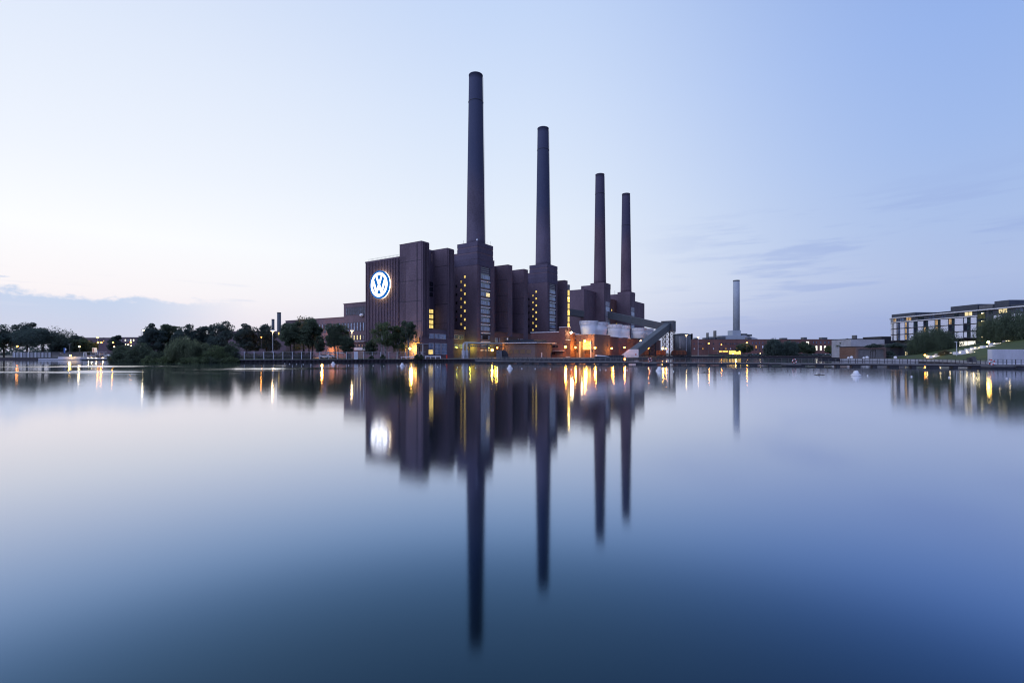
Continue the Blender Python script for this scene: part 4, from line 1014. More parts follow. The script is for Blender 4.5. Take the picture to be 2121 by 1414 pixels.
tree(448, 144.5, 28, 712, 'dark green bush below the tallest tree of the point', 'bush', LEAF2, zb=.6, name='bush', cat='bush', group=BS)
tree(477, 147, 19, 701, 'dark bush at the right end of the point where the fence begins', 'bush', LEAF, zb=.6, name='bush', cat='bush', group=BS)
tree(322, 145, 26, 733, 'low dark bush at the waterline right of the left tip', 'bush', LEAF2, zb=-.15, name='bush', cat='bush', group=BS, dens=.9)
tree(243, 152, 14, 736, 'small low bush ending the left tip of the wooded point', 'bush', LEAF, zb=-.15, name='bush', cat='bush', group=BS, dens=.6)
tree(440, 142.6, 26, 735, 'low bush at the waterline below the tallest tree of the point', 'bush', LEAF, zb=-.15, name='bush', cat='bush', group=BS, dens=.9)
tree(356, 143.5, 28, 728, 'lowest green bush brushing the water left of the willow bush', 'bush', LEAF2, zb=-.15, name='bush', cat='bush', group=BS, dens=.8)
tree(415, 142.5, 42, 729, 'long low bush at the waterline under the willow bush', 'bush', LEAF2, zb=-.15, name='bush', cat='bush', group=BS)
tree(470, 144, 24, 731, 'low bush at the waterline beside the end of the sheet piling', 'bush', LEAF2, zb=-.15, name='bush', cat='bush', group=BS, dens=.8)
tree(278, 147.5, 34, 735, 'low dark bush at the waterline of the left tip', 'bush', LEAF, zb=-.15, name='bush', cat='bush', group=BS, dens=.9)
MD = 'trees between the wooded point and the power station'
tree(511, 205, 23, 668, 'dark tree with a ragged double top left of the tall mast lamp', 'round', LEAF5, group=MD, bottom=.1)
tree(553, 212, 25, 674, 'dark tree under the two far grey chimneys', 'round', LEAF5, group=MD, bottom=.05)
tree(606, 160, 25, 664, 'leftmost of the three big trees by the fence, on a forked trunk', 'round', LEAF, group=MD, trunks=2)
tree(630, 178, 34, 654, 'tallest brownish tree behind the three big fence trees', 'round', LEAF4, group=MD, bottom=.12)
tree(644, 160, 25, 658, 'dark middle tree of the three big trees by the fence, on a thick trunk', 'round', LEAF, group=MD, trunks=2)
tree(697, 160, 25, 664, 'rightmost of the three big trees by the fence, in front of the wing windows', 'round', LEAF, group=MD, trunks=2)
tree(662, 158, 11, 697, 'small young tree between the big fence trees', 'round', LEAF, group=MD, dens=.5)
tree(719, 158, 14, 698, 'small tree right of the big fence trees, below the mast lamp', 'round', LEAF, group=MD, dens=.6)
BI = 'drooping birches in front of the emblem gable'
tree(795, 161, 29, 657, 'birch with the highest pointed top, leftmost below the emblem', 'birch', LEAF2, group=BI, trunks=2, bottom=.2, dens=1.3)
tree(822, 163, 19, 669, 'middle birch of the three below the emblem', 'birch', LEAF2, group=BI, bottom=.24)
tree(846, 164, 21, 660, 'rightmost birch, in front of the yellow lit doorway', 'birch', LEAF, group=BI, bottom=.42, dens=.9)
tree(768, 161, 15, 703, 'low hanging birch bough at the left foot of the emblem gable', 'birch', LEAF, group=BI, bottom=.3, dens=.7)
for px, hw, yt, lab in ((522, 20, 729, 'dry bramble patch behind the fence at the left'), (556, 24, 727, 'dry bramble patch behind the fence under the mast lamp'), (592, 26, 725, 'dry bramble patch behind the forked tree'), (628, 24, 728, 'dry bramble patch behind the thick trunk')):
    tree(px, 166, hw, yt, lab, 'bush', DRY, name='bramble', cat='bramble', group='dry brambles behind the fence', dens=.7)
for px, hw, yt, lab in ((769, 5, 735.5, 'small shrub by the fence, left one below the birches'), (793, 5, 734, 'small shrub by the fence under the leftmost birch'), (863, 5, 733.5, 'dark shrub left of the gatehouse slit window'), (872.5, 4, 734, 'dark shrub right at the gatehouse corner')):
    tree(px, 159, hw, yt, lab, 'bush', LEAF, name='shrub', cat='shrub', group='small shrubs along the fence', dens=.25)
RT = 'trees on the far right bank'
tree(1541, 352, 16, 711, 'dark tree beside the bright orange lamp and the lit pavilion', 'round', LEAF, group=RT, bottom=.2, dens=.7)
tree(1603, 338, 18, 700, 'dark willow in front of the brick factory, left of a pair', 'willow', LEAF5, group=RT)
tree(1636, 340, 16, 704, 'dark willow in front of the brick factory, right of a pair', 'willow', LEAF5, group=RT)
tree(1664, 345, 14, 708, 'rounded green tree left of the lit factory staircase', 'round', LEAF, group=RT, bottom=.05, dens=.7)
tree(1681, 346, 7, 712, 'narrow dark tree right of the lit factory staircase', 'round', LEAF, group=RT, bottom=.05, dens=.5)
tree(1718, 350, 8, 716, 'small tree in front of the lit factory windows', 'round', LEAF2, group=RT, bottom=.15, dens=.4)
tree(1753, 240, 15, 702, 'dark tree at the left corner of the pale windowless block', 'round', LEAF, group=RT, bottom=.15, dens=.8)
tree(1742, 245, 9, 727, 'low dark shrub beside the tree at the pale block', 'bush', LEAF, name='shrub', cat='shrub', dens=.4)
tree(1808, 176, 17, 711, 'umbrella shaped tree with forked stems in front of the brown box building', 'flat', LEAF5, trunks=3, group=RT)
tree(1856, 178, 20, 710, 'flat topped dark tree in front of the lit hotel lobby', 'flat', LEAF5, trunks=2, group=RT)
tree(1842, 186, 12, 722, 'dark bushy tree between the brown box building and the hotel lobby', 'bush', LEAF5, group=RT, dens=.7)
tree(1932, 176, 41, 675, 'big weeping willow in front of the hotel facade', 'willow', LEAF, group=RT, dens=2.3)
tree(2098, 158, 54, 640, 'huge weeping willow cut by the right edge of the picture', 'willow', LEAF, zb=5.5, group=RT, dens=2.8)
tree(1516, 300, 14, 738.2, 'flat green reed islet in the far water', 'bush', LEAF2, zb=-.1, name='islet', cat='islet', dens=.6)
tree(1955, 150, 14, 722, 'pale grassy shrub on the slope below the big willow', 'bush', DRY, zb=1.2, name='shrub', cat='shrub', dens=.5)
# far wood closing the view behind the left shore
r = np.random.default_rng(5); n = 15000; xx = r.uniform(-640, -130, n); hh = (10 + 4 * np.sin(xx * .06) + 3 * np.sin(xx * .17 + 1) + 2 * np.sin(xx * .4)) ; zz = 1 + hh * r.uniform(0, 1, n) ** .8; yy = r.uniform(425, 470, n)
wd = npmesh('far_wood', leaves(r, np.stack([xx, yy, zz], 1), 1.1), LEAF5, None, np.array([0., 0., 0.])); tag(wd, 'distant dark wood behind the left shore', 'wood', kind='stuff')
# low hedges
def hedge(x0, x1, y, h, lab, m=LEAF5, w=1.2, z=QZ):
    r = np.random.default_rng(int(abs(x0 * 10))); n = int((x1 - x0) * 26); p_ = np.stack([r.uniform(x0, x1, n), y + r.uniform(-w, w, n), z + h * r.uniform(0, 1, n) ** .7 * (.8 + .2 * np.sin(r.uniform(0, 6, n)))], 1)
    o = npmesh('hedge', leaves(r, p_, .4), m, None, np.array([x0, y, z])); return tag(o, lab, 'hedge')
hedge(gx(1550, 338), gx(1742, 338), 338, 1.6, 'long dark hedge along the far right bank')
hedge(gx(1468, 338), gx(1548, 338), 338, 1.3, 'lower dark hedge in front of the lit pavilion')

# ------------------------------------------------------------------ left shore
d = 208; x0, x1 = gx(26, d), gx(222, d)
pf = thing('palisade_fence', 'pale palisade fence on the left shore behind the trees', 'fence', (x0, d, QZ))
mb = MB(); x = x0; i = 0
while x < gx(106, d): mb.wb(x, x + .46, d, d + .08, QZ + .1, 3.3 + .08 * ((i * 7) % 3), (0, 1, 0, 0, 1, 2)[(i * 5) % 6]); x += .52; i += 1
mb.build('panel', [CON, STEEL, PALE], pf)
mb = MB(); x = gx(106, d)
while x < gx(170, d): mb.wb(x, x + .26, d, d + .06, QZ, 3.45); x += .42
mb.build('paling', TIMB, pf)
mb = MB(); x = gx(170, d)
while x < x1: mb.wb(x, x + .12, d, d + .08, QZ, 3.45); x += 1.9
mb.wb(gx(170, d), x1, d, d + .05, 3.3, 3.4); mb.wb(gx(170, d), x1, d, d + .05, 1.9, 1.98); mb.build('post', WCON, pf)
mb = MB(); mb.wb(gx(173.5, d), gx(175, d), d - .3, d, 1, 3.3); mb.wb(gx(178.5, d), gx(179.5, d), d - .3, d, 1, 3.3); mb.wb(gx(173.5, d), gx(179.5, d), d - .3, d, 3.1, 3.3); single(mb, 'gate_frame', WHITE, 'white gate frame at the left landing stage', 'gate', (gx(176, d), d, 1))
st = thing('landing_stage', 'pale two-level landing stage on the left shore', 'landing stage', (gx(125, 201), 201, 0))
mb = MB(); mb.wb(gx(83, 201), gx(170, 201), 200.2, 203, .1, .75); mb.build('lower_deck', PALE, st)
mb = MB(); mb.wb(gx(122, 201), gx(170, 201), 200.6, 204, .75, 1.45); mb.build('upper_deck', PALE, st)
st = thing('jetty', 'lamp lit jetty between the landing stage and the wooded point', 'jetty', (gx(200, 200), 199, 0))
mb = MB(); mb.wb(gx(172, 199), gx(236, 199), 198.2, 202, .55, .95); mb.build('deck', WCON, st)
mb = MB(); mb.wb(gx(172, 199), gx(236, 199), 198.3, 201.5, -.2, .5); mb.build('pontoon', DKS, st)
mb = MB()
for i in range(9): x = gx(175, 199) + i * 1.45; mb.wb(x, x + .05, 198.6, 198.65, .95, 2.0)
mb.build('handrail', PALE, st)
for k, px in enumerate((183, 190.3, 199, 213)):
    lab = ['jetty deck light nearest the landing stage', 'second jetty deck light from the landing stage', 'third jetty deck light from the landing stage', 'jetty deck light nearest the wooded point'][k]
    p = at(px, 741.2, 198.4); t = thing('deck_light', lab, 'lamp', p, 'deck lights on the jetty'); mb = MB(); mb.ball((p.x, p.y, p.z), .14, 6); mb.build('bulb', BULB_W, t); mb = MB(); mb.wb(p.x - .08, p.x + .08, p.y, p.y + .16, .95, p.z); mb.build('base', STEEL, t)
post_lamp(145.6, 736, 199.6, 'y', 260, 'very bright low lamp at the end of the landing stage', .3, base=1.4)
post_lamp(164.5, 717.5, 206, 'w', 90, 'white headed lamp post behind the landing stage', .3)
mb = MB(); x = gx(144.2, 207); mb.tube([(x, 207, 1), (x, 207, gz(713, 207))], [.1, .07], 6); mb.wb(x - .5, x + .6, 206.9, 207.1, gz(713.4, 207), gz(712.4, 207)); single(mb, 'street_lamp', STEEL, 'unlit slim lamp post left of the white headed one', 'street lamp', (x, 207, 1))
DG = 'orange street lamps behind the left shore'
def double_lamp(p0, p1, y, d, lab):
    c, m = LAMPS['o']; m = POST_O; a, b = at(p0, y, d), at(p1, y, d); xm = (a.x + b.x) / 2
    t = thing('street_lamp', lab, 'street lamp', (xm, d, QZ), DG)
    mb = MB(); mb.tube([(xm, d, QZ), (xm, d, a.z - .2)], [.12, .08], 6); mb.build('pole', STEEL, t)
    for q in (a, b):
        mb = MB(); mb.tube([(xm, d, a.z - .3), ((xm + q.x) / 2, d, a.z + .15), (q.x, d, q.z + .3)], .05, 5); mb.build('arm', STEEL, t)
        mb = MB(); mb.ball(q, .36, 8, sz=.75); h = mb.build('lamp_head', m, t); light(h, q + Vector((0, -.6, -.2)), c, 200, .3)
double_lamp(180, 203, 709.6, 268, 'double armed orange lamp, left of the two above the jetty')
double_lamp(210, 234, 709.4, 262, 'double armed orange lamp, right of the two above the jetty')
post_lamp(271, 709, 240, 'o', 150, 'orange lamp in front of the far brick building', .33, group=DG)
post_lamp(310, 707.3, 185, 'o', 120, 'orange lamp among the leftmost trees of the wooded point', .3, group=DG, arm=.6)
post_lamp(236.5, 718, 236, 'w', 60, 'white lamp at the left edge of the wooded point', .28)
post_lamp(292, 718.3, 215, 'w', 60, 'white lamp low among the bushes of the point', .3)
post_lamp(297.5, 684, 190, 'w', 120, 'high white lamp at the top left of the wooded point', .4, arm=1.0)
for px, y, lab in ((260.5, 713, 'white lamp in front of the far building, left of three'), (265.5, 713.6, 'white lamp in front of the far building, middle of three'), (271.5, 715.8, 'white lamp in front of the far building, right of three and lowest')):
    post_lamp(px, y, 250, 'w', 0, lab, .28)
post_lamp(8, 715, 216, 'w', 40, 'white lamp inside the crown of the leftmost tree', .3)
post_lamp(36, 717, 216, 'r', 60, 'orange red lamp left of the widest shore tree', .3)
mast_lamp(202, 699, 290, 'flat headed mast lamp high above the orange double lamps')
mast_lamp(565, 686, 172, 'flat headed mast lamp rising left of the big fence trees', 120, w=.75)
mast_lamp(729, 685.5, 166, 'flat headed mast lamp in front of the narrow wing windows', 120, w=.62)
mast_lamp(1421.5, 694.5, 300, 'flat headed mast lamp in front of the grey tank', 80, w=.85)
mast_lamp(1446, 698.5, 330, 'flat headed mast lamp right of the grey tank', 80, w=.85)
post_lamp(541.5, 698.3, 205, 'o', 40, 'small orange lamp inside the dark tree under the two far chimneys', .2)
mb = MB(); x = gx(135, 206); mb.wb(gx(132, 206), gx(135, 206), 206, 206.1, gz(731, 206), gz(720.5, 206), 0); mb.extr([(gx(135, 206), 206, gz(720.5, 206)), (gx(138, 206), 206, gz(723.5, 206)), (gx(135, 206), 206, gz(726.5, 206))], (0, .1, 0), 1); mb.tube([(gx(133.5, 206), 206.2, 1), (gx(133.5, 206), 206.2, gz(721, 206))], .05, 5, 2)
single(mb, 'direction_sign', [BLUEM, WHITE, STEEL], 'blue and white arrow sign behind the landing stage', 'sign', (x, 206, 1))
mb = MB(); x = gx(196, 215); mb.wb(gx(191, 215), gx(200, 215), 215, 215.2, gz(730, 215), gz(720, 215), 0); mb.wb(gx(192, 215), gx(194, 215), 214.98, 215, gz(729, 215), gz(721, 215), 1); mb.tube([(x, 215.3, 1), (x, 215.3, gz(721, 215))], .08, 5, 2)
single(mb, 'advert_board', [glow('backlit_board', (1, .85, .8, 1), .75, .3), REDM, STEEL], 'pinkish backlit advertising board above the jetty', 'sign', (x, 215, 1))
# cars
CARM = [mat('car_silver', (.5, .52, .55, 1), .3, .05, 1, metal=.3), mat('car_dark', (.05, .055, .07, 1), .3, .1, 1), mat('car_white', (.7, .7, .72, 1), .3, .05, 1), mat('car_blue', (.06, .1, .2, 1), .3, .1, 1)]
def car(x, d, m, lab, group):
    t = thing('parked_car', lab, 'car', (x, d, QZ), group)
    prof = [(-2.15, .35), (2.15, .35), (2.2, .8), (1.35, .98), (.6, 1.45), (-1.1, 1.48), (-1.85, .98), (-2.2, .85)]
    mb = MB(); mb.extr([(x + a, d, QZ + b) for a, b in prof], (0, 1.7, 0)); mb.build('body', m, t)
    mb = MB(); mb.extr([(x + a, d - .02, QZ + b) for a, b in ((1.15, 1.0), (.55, 1.38), (-1.05, 1.40), (-1.6, 1.0))], (0, 1.74, 0)); mb.build('side_window', GLASSD, t)
    for s_ in (-1.3, 1.3): mb = MB(); mb.extr([(x + s_ + .33 * math.cos(a), d - .03, QZ + .33 + .33 * math.sin(a)) for a in [2 * math.pi * i / 12 for i in range(12)]], (0, 1.76, 0)); mb.build('wheel', TYRE, t)
    return t
car(gx(672, 176), 176, CARM[2], 'white car parked under the trees, left of a pair', 'white cars under the trees')
car(gx(682, 179), 179, CARM[2], 'white car parked under the trees, right of a pair', 'white cars under the trees')
for k, px in enumerate((196, 206.5, 217)): car(gx(px, 212), 212, CARM[0], ['silver car behind the jetty railing, left of three', 'silver car behind the jetty railing, middle of three', 'silver car behind the jetty railing, right of three'][k], 'silver cars behind the jetty')
pr = car(gx(1556, 344), 344, CARM[3], 'dark car parked behind the long hedge of the far bank', 'dark cars behind the far hedge')
pl = car(gx(1563, 346), 346, CARM[0], 'pale car parked behind the long hedge of the far bank', 'pale cars behind the far hedge')
for k, px in enumerate((1571, 1579, 1588, 1596, 1650, 1659, 1668, 1688, 1697, 1706, 1715, 1724)):
    o = copy_tree(pl if k % 3 == 1 else pr); o.location = (gx(px, 344 + k % 2 * 2), 344 + k % 2 * 2, QZ)
# grey roofed shelter by the white cars
sx0, sx1 = gx(664, 184), gx(712, 184)
sh = thing('car_shelter', 'long flat roofed shelter behind the white cars', 'shelter', (sx0, 184, QZ))
mb = MB(); mb.wb(sx0, sx1, 184, 188, 2.8, 3.2); mb.build('roof', WCON, sh)
for i in range(4): x = sx0 + .2 + (sx1 - sx0 - .5) * i / 3; mb = MB(); mb.wb(x, x + .12, 184.2, 184.32, 1, 2.8); mb.build('post', STEEL, sh)

# ------------------------------------------------------------------ far buildings on the left
def block(name, lab, px0, px1, ytop, d, m, wins=(), depth=14, cat='building', roofm=None):
    x0, x1 = gx(px0, d), gx(px1, d); zt = gz(ytop, d)
    t = thing(name, lab, cat, (x0, d, QZ)); mb = MB(); mb.wb(x0, x1, d, d + depth, .5, zt); w = mb.build('wall', m, t)
    mb = MB(); mb.wb(x0 - .1, x1 + .1, d - .1, d + depth, zt, zt + .3); mb.build('roof', roofm or ROOFM, t)
    for xa, ya, xb, yb, g_ in wins: window(w, XY, 'b', -d, 1, gx(xa, d), gx(xb, d), gz(yb, d), gz(ya, d), g_, DARK, 1, 1, .1)
    return t
block('far_office', 'far brick office with lit windows behind the left bushes', 242, 287, 699, 330, BRW, [(258.5, 702.5, 261.5, 706.5, LITX), (264, 703, 267, 706.5, GLASS), (269.5, 702.5, 272.5, 706.5, LITX), (275.5, 702.5, 278.5, 706.5, LITX), (250, 703, 253, 706.5, GLASS)])
block('far_office', 'slightly taller far building whose end shows right of the lit office', 287, 312, 696.5, 328, BRW, [(289, 699, 291.5, 704, GLASSB), (305, 713, 308, 722, LITY), (306, 700, 308.5, 702, LITY)])
block('far_hall', 'long low far hall with scattered lit windows behind the dark trees', 450, 600, 686.5, 330, BRW, [(488.5, 691.5, 491.5, 697, LITY), (504, 692, 507, 694, LITY), (510.5, 692, 514, 695.5, LITY), (476, 691.5, 479, 697, GLASS), (576, 688, 579, 695, LITY), (489, 703, 493, 707, LITO)])
block('far_terrace', 'dark row of houses behind the orange double lamps', 172, 240, 700, 350, BRW, [(184, 705, 186, 707, LITO), (214, 705, 216, 707, LITY), (228, 706, 230, 708, LITO)])
for px, r_, yt, lab in ((565.5, 2.0, 661, 'shorter of the two far grey chimneys left of the power station'), (578, 2.75, 647, 'taller of the two far grey chimneys left of the power station')):
    d = 720; x = gx(px, d); t = thing('far_chimney', lab, 'chimney', (x, d, QZ), 'far grey chimneys on the left'); mb = MB(); mb.lathe(x, d, [(r_ * 1.04, 1), (r_, gz(yt, d))], 24); mb.build('shaft', CONV, t, smooth=True)
    mb = MB(); mb.lathe(x, d, [(r_ * 1.03, gz(yt, d) - 1.2), (r_ * 1.03, gz(yt, d) + .05)], 24); mb.build('rim', DARK, t)

# ------------------------------------------------------------------ far buildings on the right
d = 450; wn = []
for k, px in enumerate((1437, 1447, 1451, 1455, 1462, 1477, 1489, 1498, 1502.5, 1507, 1512, 1516.5, 1521, 1525.5, 1530)):
    wn.append((px, 710.5, px + 1.8, 713, GLASSD if k % 3 else GLASS)); wn.append((px, 720.5, px + 1.8, 723.5, (WHITEP, GLASSD, GLASSD, LITO, GLASS)[k % 5]))
for px in (1559, 1566, 1573, 1580, 1645, 1653):
    for j, (a, b) in enumerate(((708.5, 712), (715.5, 721), (723, 725.5))): wn.append((px - 1.2, a, px + 1.2, b, (GLASS, LITO if px == 1566 else (WHITEP if px in (1559, 1580) else GLASSD), GLASSD)[j]))
for px in (1691, 1700, 1708.6, 1716.5, 1725, 1733): wn.append((px - 1.9, 716, px + 1.9, 725.5, LITX)); wn.append((px - 1.2, 707, px + 1.2, 711.5, GLASS if px != 1733 else LITO))
wn.append((1669.5, 707, 1675.5, 720, LITX)); wn.append((1741, 706, 1743, 711, GLASS)); wn.append((1684, 707, 1686, 711, GLASS))
fac = block('brick_factory', 'very long red brick factory with rows of windows on the far right bank', 1425, 1885, 703, 450, BRR, wn, depth=40)
mb = MB()
for px, w_, h in ((1440, 3, 1), (1459, 7, 1.2), (1467, .5, 6), (1476, 6, 1.6), (1482, .9, 8), (1490, 6, 2.2), (1548, 4, 1.4), (1665, 3, 1.6), (1703, 5, 1.5), (1772, 1.6, 3.6), (1806, 6, 1.8), (1620, 5, 1.0)):
    x = gx(px, 455); mb = MB(); mb.wb(x, x + w_, 455, 460, 15.9, 16.5 + h); mb.build('roof_plant', STEEL, fac)
ent = thing('glazed_pavilion', 'glazed pavilion blazing with yellow light before the brick factory', 'pavilion', (gx(1522, 410), 410, QZ))
mb = MB(); mb.wb(gx(1510, 410), gx(1535, 410), 410, 418, 5.2, 5.6); mb.build('roof', DARK, ent)
for i in range(6): mb = MB(); xa = gx(1510.3 + i * 4.1, 410); mb.wb(xa, xa + 1.45, 410, 410.2, 1.6, 5.1); mb.build('window', LITB, ent)
mb = MB(); mb.wb(gx(1485, 412), gx(1509, 412), 412, 420, 4.9, 5.3); mb.build('canopy', OCHRE, ent)
mb = MB(); mb.wb(gx(1490, 413), gx(1508, 413), 413, 413.2, 3.9, 4.9); mb.build('lit_fascia', LITB, ent)
for px in (1486, 1497, 1508): mb = MB(); mb.wb(gx(px, 412), gx(px, 412) + .4, 412.1, 412.5, 1, 4.9); mb.build('post', STEEL, ent)
light(ent, (gx(1522, 404), 402, 4), (1, .6, .15), 900, .4)
sh = thing('far_shed', 'pale grey far works shed under the white chimney', 'shed', (gx(1535, 640), 640, QZ))
mb = MB(); mb.wb(gx(1496, 640), gx(1541, 640), 640, 690, 1, gz(694.5, 640)); mb.build('shed_hall', FARC, sh)
mb = MB(); mb.extr([(gx(1541, 640), 640, 1), (gx(1541, 640), 640, gz(694, 640)), (gx(1573, 660), 665, gz(700.5, 660)), (gx(1573, 660), 665, 1)], (4, 20, 0)); mb.build('end_wall', WCON, sh)
mb = MB(); mb.wb(gx(1517.5, 645), gx(1534.5, 645), 645, 660, gz(694.6, 645), gz(684, 645)); mb.build('chimney_plinth', FARC, sh)
mb = MB(); mb.wb(gx(1536.5, 645), gx(1548, 645), 645, 655, gz(695, 645), gz(690.7, 645)); mb.wb(gx(1548.2, 645), gx(1558.5, 645), 646, 655, gz(696, 645), gz(692.3, 645)); mb.build('roof_plant', CONV, sh)
d = 652; x = gx(1525.2, d); r_ = 6.7 * d / F; wc = thing('white_chimney', 'tall plain pale chimney on the far works shed', 'chimney', (x, d, gz(684, 645)))
mb = MB(); mb.lathe(x, d, [(r_ * .97, gz(684, d)), (r_ * .95, gz(620, d)), (r_ * .93, gz(581, d))], 32); mb.build('shaft', FARC, wc, smooth=True)
mb = MB(); mb.lathe(x, d, [(r_ * .95, gz(583, d)), (r_ * .95, gz(580.5, d)), (r_ * .7, gz(580.3, d))], 32); mb.build('rim', CONV, wc)
post_lamp(1468, 711, 330, 'o', 300, 'orange lamp on a post in front of the left part of the brick factory', .42)
post_lamp(1494.3, 713.4, 400, 'r', 200, 'smaller reddish lamp in front of the brick factory', .36)
post_lamp(1547, 709.8, 345, 'o', 350, 'bright orange lamp above the dark tree by the lit pavilion', .5)
post_lamp(1727, 707.4, 345, 'o', 250, 'orange lamp above the lit factory windows', .42)
post_lamp(1741, 724.6, 345, 'w', 80, 'small white lamp right of the lit factory windows', .32)
post_lamp(1518.5, 733, 395, 'w', 0, 'white lamp in front of the glazed pavilion', .35)
post_lamp(1574.5, 731.8, 348, 'w', 0, 'small white lamp among the cars behind the hedge', .22)

# pale block, brown box, dark annex
block('pale_block', 'pale windowless block behind the umbrella shaped tree', 1762.5, 1832, 702.5, 232, CON)
bx = block('brown_box', 'brown boxy building with a thin frame on the right quay', 1772, 1833.5, 718.5, 184, BRB, depth=9)
mb = MB(); x0, x1 = gx(1772, 184), gx(1833.5, 184); zt = gz(718.5, 184)
for a, b, c_, e in ((x0, x0 + .7, .9, zt), (x1 - .7, x1, .9, zt), (x0 + .7, x1 - .7, zt - .8, zt)): mb.wb(a, b, 183.5, 184, c_, e)
mb.build('front_frame', BRO, bx)
mb = MB(); mb.wb(x0 + .7, x1 - .7, 183.9, 184, 1, zt - .8); mb.build('front_panel', TIMB, bx)
block('dark_annex', 'dark cladding building between the pale block and the hotel', 1826, 1856, 697.8, 262, DARK)
# ------------------------------------------------------------------ hotel with a rounded end
HX, YA, RC_ = 187.0, 229.0, 16.0
def hp(s, off=0.0):                                     # s metres along the facade from y = 110, off outwards
    L1 = YA - 110
    if s <= L1: return Vector((HX - off, 110 + s))
    a = min((s - L1) / RC_, math.pi / 2)
    c = Vector((HX + RC_, YA)); e = Vector((-math.cos(a), math.sin(a)))
    q = c + e * (RC_ + off)
    ex = (s - L1) - RC_ * math.pi / 2
    return q + Vector((max(0, ex), 0))
def strip(mb, s0, s1, z0, z1, o0, o1, mi=0):
    s = s0; st = [s0]
    while s < s1 - 1e-6: s = min(s1, s + (1.6 if s >= YA - 110 - .01 else max(1.6, YA - 110 - s))); st.append(s)
    for a, b in zip(st, st[1:]):
        p = [hp(a, o0), hp(b, o0), hp(b, o1), hp(a, o1)]
        mb.hexa([(q.x, q.y, z0) for q in p] + [(q.x, q.y, z1) for q in p], mi)
    return mb
SE = YA - 110 + RC_ * math.pi / 2 + 20
ht = thing('hotel', 'modern dark hotel with white panels and a rounded end on the right', 'hotel', (HX, 170, QZ))
mb = MB(); pl_ = [hp(s) for s in [0] + [YA - 110 + i * 2.1 for i in range(13)] + [SE]] + [Vector((HX + 60, 245)), Vector((HX + 60, 110))]
mb.prism([(p.x, p.y) for p in pl_], 9.0, 20); body = mb.build('wall', HOTW, ht)
mb = MB(); pl2 = [hp(s, -1.8) for s in [0] + [YA - 110 + i * 2.1 for i in range(13)] + [SE]] + [Vector((HX + 60, 243)), Vector((HX + 60, 110))]
mb.prism([(p.x, p.y) for p in pl2], .5, 9.0); mb.build('ground_floor', DARK, ht)
mb = MB(); strip(mb, 0, SE - 10, 19.9, 20.3, -1, .7); mb.build('roof_cornice', WHITE, ht)
mb = MB(); strip(mb, 81, SE - 10, 17.8, 18.15, -.1, .35); mb.build('cornice', WHITE, ht)
for z in (9.0, 11.95, 14.85): mb = MB(); strip(mb, 81, SE - 10, z - .14, z + .06, 0, .2); mb.build('floor_band', DKS, ht)
rows = ((9.2, 11.75), (12.1, 14.65), (15.0, 17.55))
Sd = lambda y: y - 110
panels = [(191.4, 193.7), (197.1, 200.7), (203.9, 207.3), (210.4, 213.5), (216.2, 219), (221.5, 224), (226.5, 228.9), (231.5, 233.6), (236, 238)]
for k, (a, b) in enumerate(panels):
    for i, (z0, z1) in enumerate(rows): mb = MB(); strip(mb, Sd(a), Sd(b), z0, z1, 0, .12); mb.build('white_panel', WHITEP, ht)
gaps = [(193.9, 196.9), (200.9, 203.7), (207.5, 210.2), (213.7, 216), (219.2, 221.3), (224.2, 226.3), (229.1, 231.3), (233.8, 235.8), (238.2, 241), (241.5, 246)]
litw = {(2, 2): LITH, (5, 2): LITH, (5, 0): LITH, (5, 1): LITH, (3, 1): LITH, (2, 0): LITH, (0, 2): WHITEP, (0, 0): WHITEP, (2, 1): LITH, (1, 2): LITH}
for k, (a, b) in enumerate(gaps):
    for i, (z0, z1) in enumerate(rows):
        g_ = litw.get((k, i), GLASSG if (k + i) % 3 == 0 else GLASSD if k < 5 else GLASS)
        mb = MB(); strip(mb, Sd(a) + .2, Sd(a) + (b - a) * .48, z0 + .05, z1 - .05, 0, .08); mb.build('window', GLASSG if k < 5 else GLASS, ht)
        mb = MB(); strip(mb, Sd(a) + (b - a) * .52, Sd(b) - .25, z0 + .3, z1 - .05, 0, .08); mb.build('window', g_, ht)
top = [(193.3, 196.3, LITW), (179.6, 182.6, LITW), (199, 201, GLASSG), (205, 207, GLASS), (210.5, 213, GLASS), (222.8, 225.4, LITH), (227, 229, GLASSB), (229.6, 231.5, GLASS), (232, 234, LITH), (234.6, 237, GLASSB), (238, 241, GLASS), (216, 219, GLASSG), (174, 176.5, GLASS), (185, 186.5, GLASSG)]
for a, b, g_ in top:
    mb = MB(); strip(mb, Sd(a), Sd(b), 18.3, 19.75, 0, .07); w = mb.build('window', g_, ht)
    mb = MB(); strip(mb, Sd((a + b) / 2) - .07, Sd((a + b) / 2) + .07, 18.3, 19.75, .07, .14); mb.build('mullion', DARK, w)
# green glazed stair bay
mb = MB(); strip(mb, Sd(187.7), Sd(191.0), 2, 19.8, 0, .1); sb = mb.build('stair_bay', GLASSG, ht)
for z in (4.5, 7.6, 10.6, 13.6, 16.7): mb = MB(); strip(mb, Sd(187.8), Sd(190.9), z, z + 1.9, .1, .13); mb.build('lit_landing', LITG, sb)
for z in (9.4, 12.6, 15.7, 18.8): p = hp(Sd(188.8), .4); mb = MB(); mb.ball((p.x, p.y, z), .17, 6); mb.build('stair_light', BULB_S, sb)
# right of the bay: white panels and dark glazing
for a, b in ((181.5, 184.6), (174.5, 178)):
    for z0, z1 in rows: mb = MB(); strip(mb, Sd(a), Sd(b), z0, z1, 0, .12); mb.build('white_panel', WHITEP, ht)
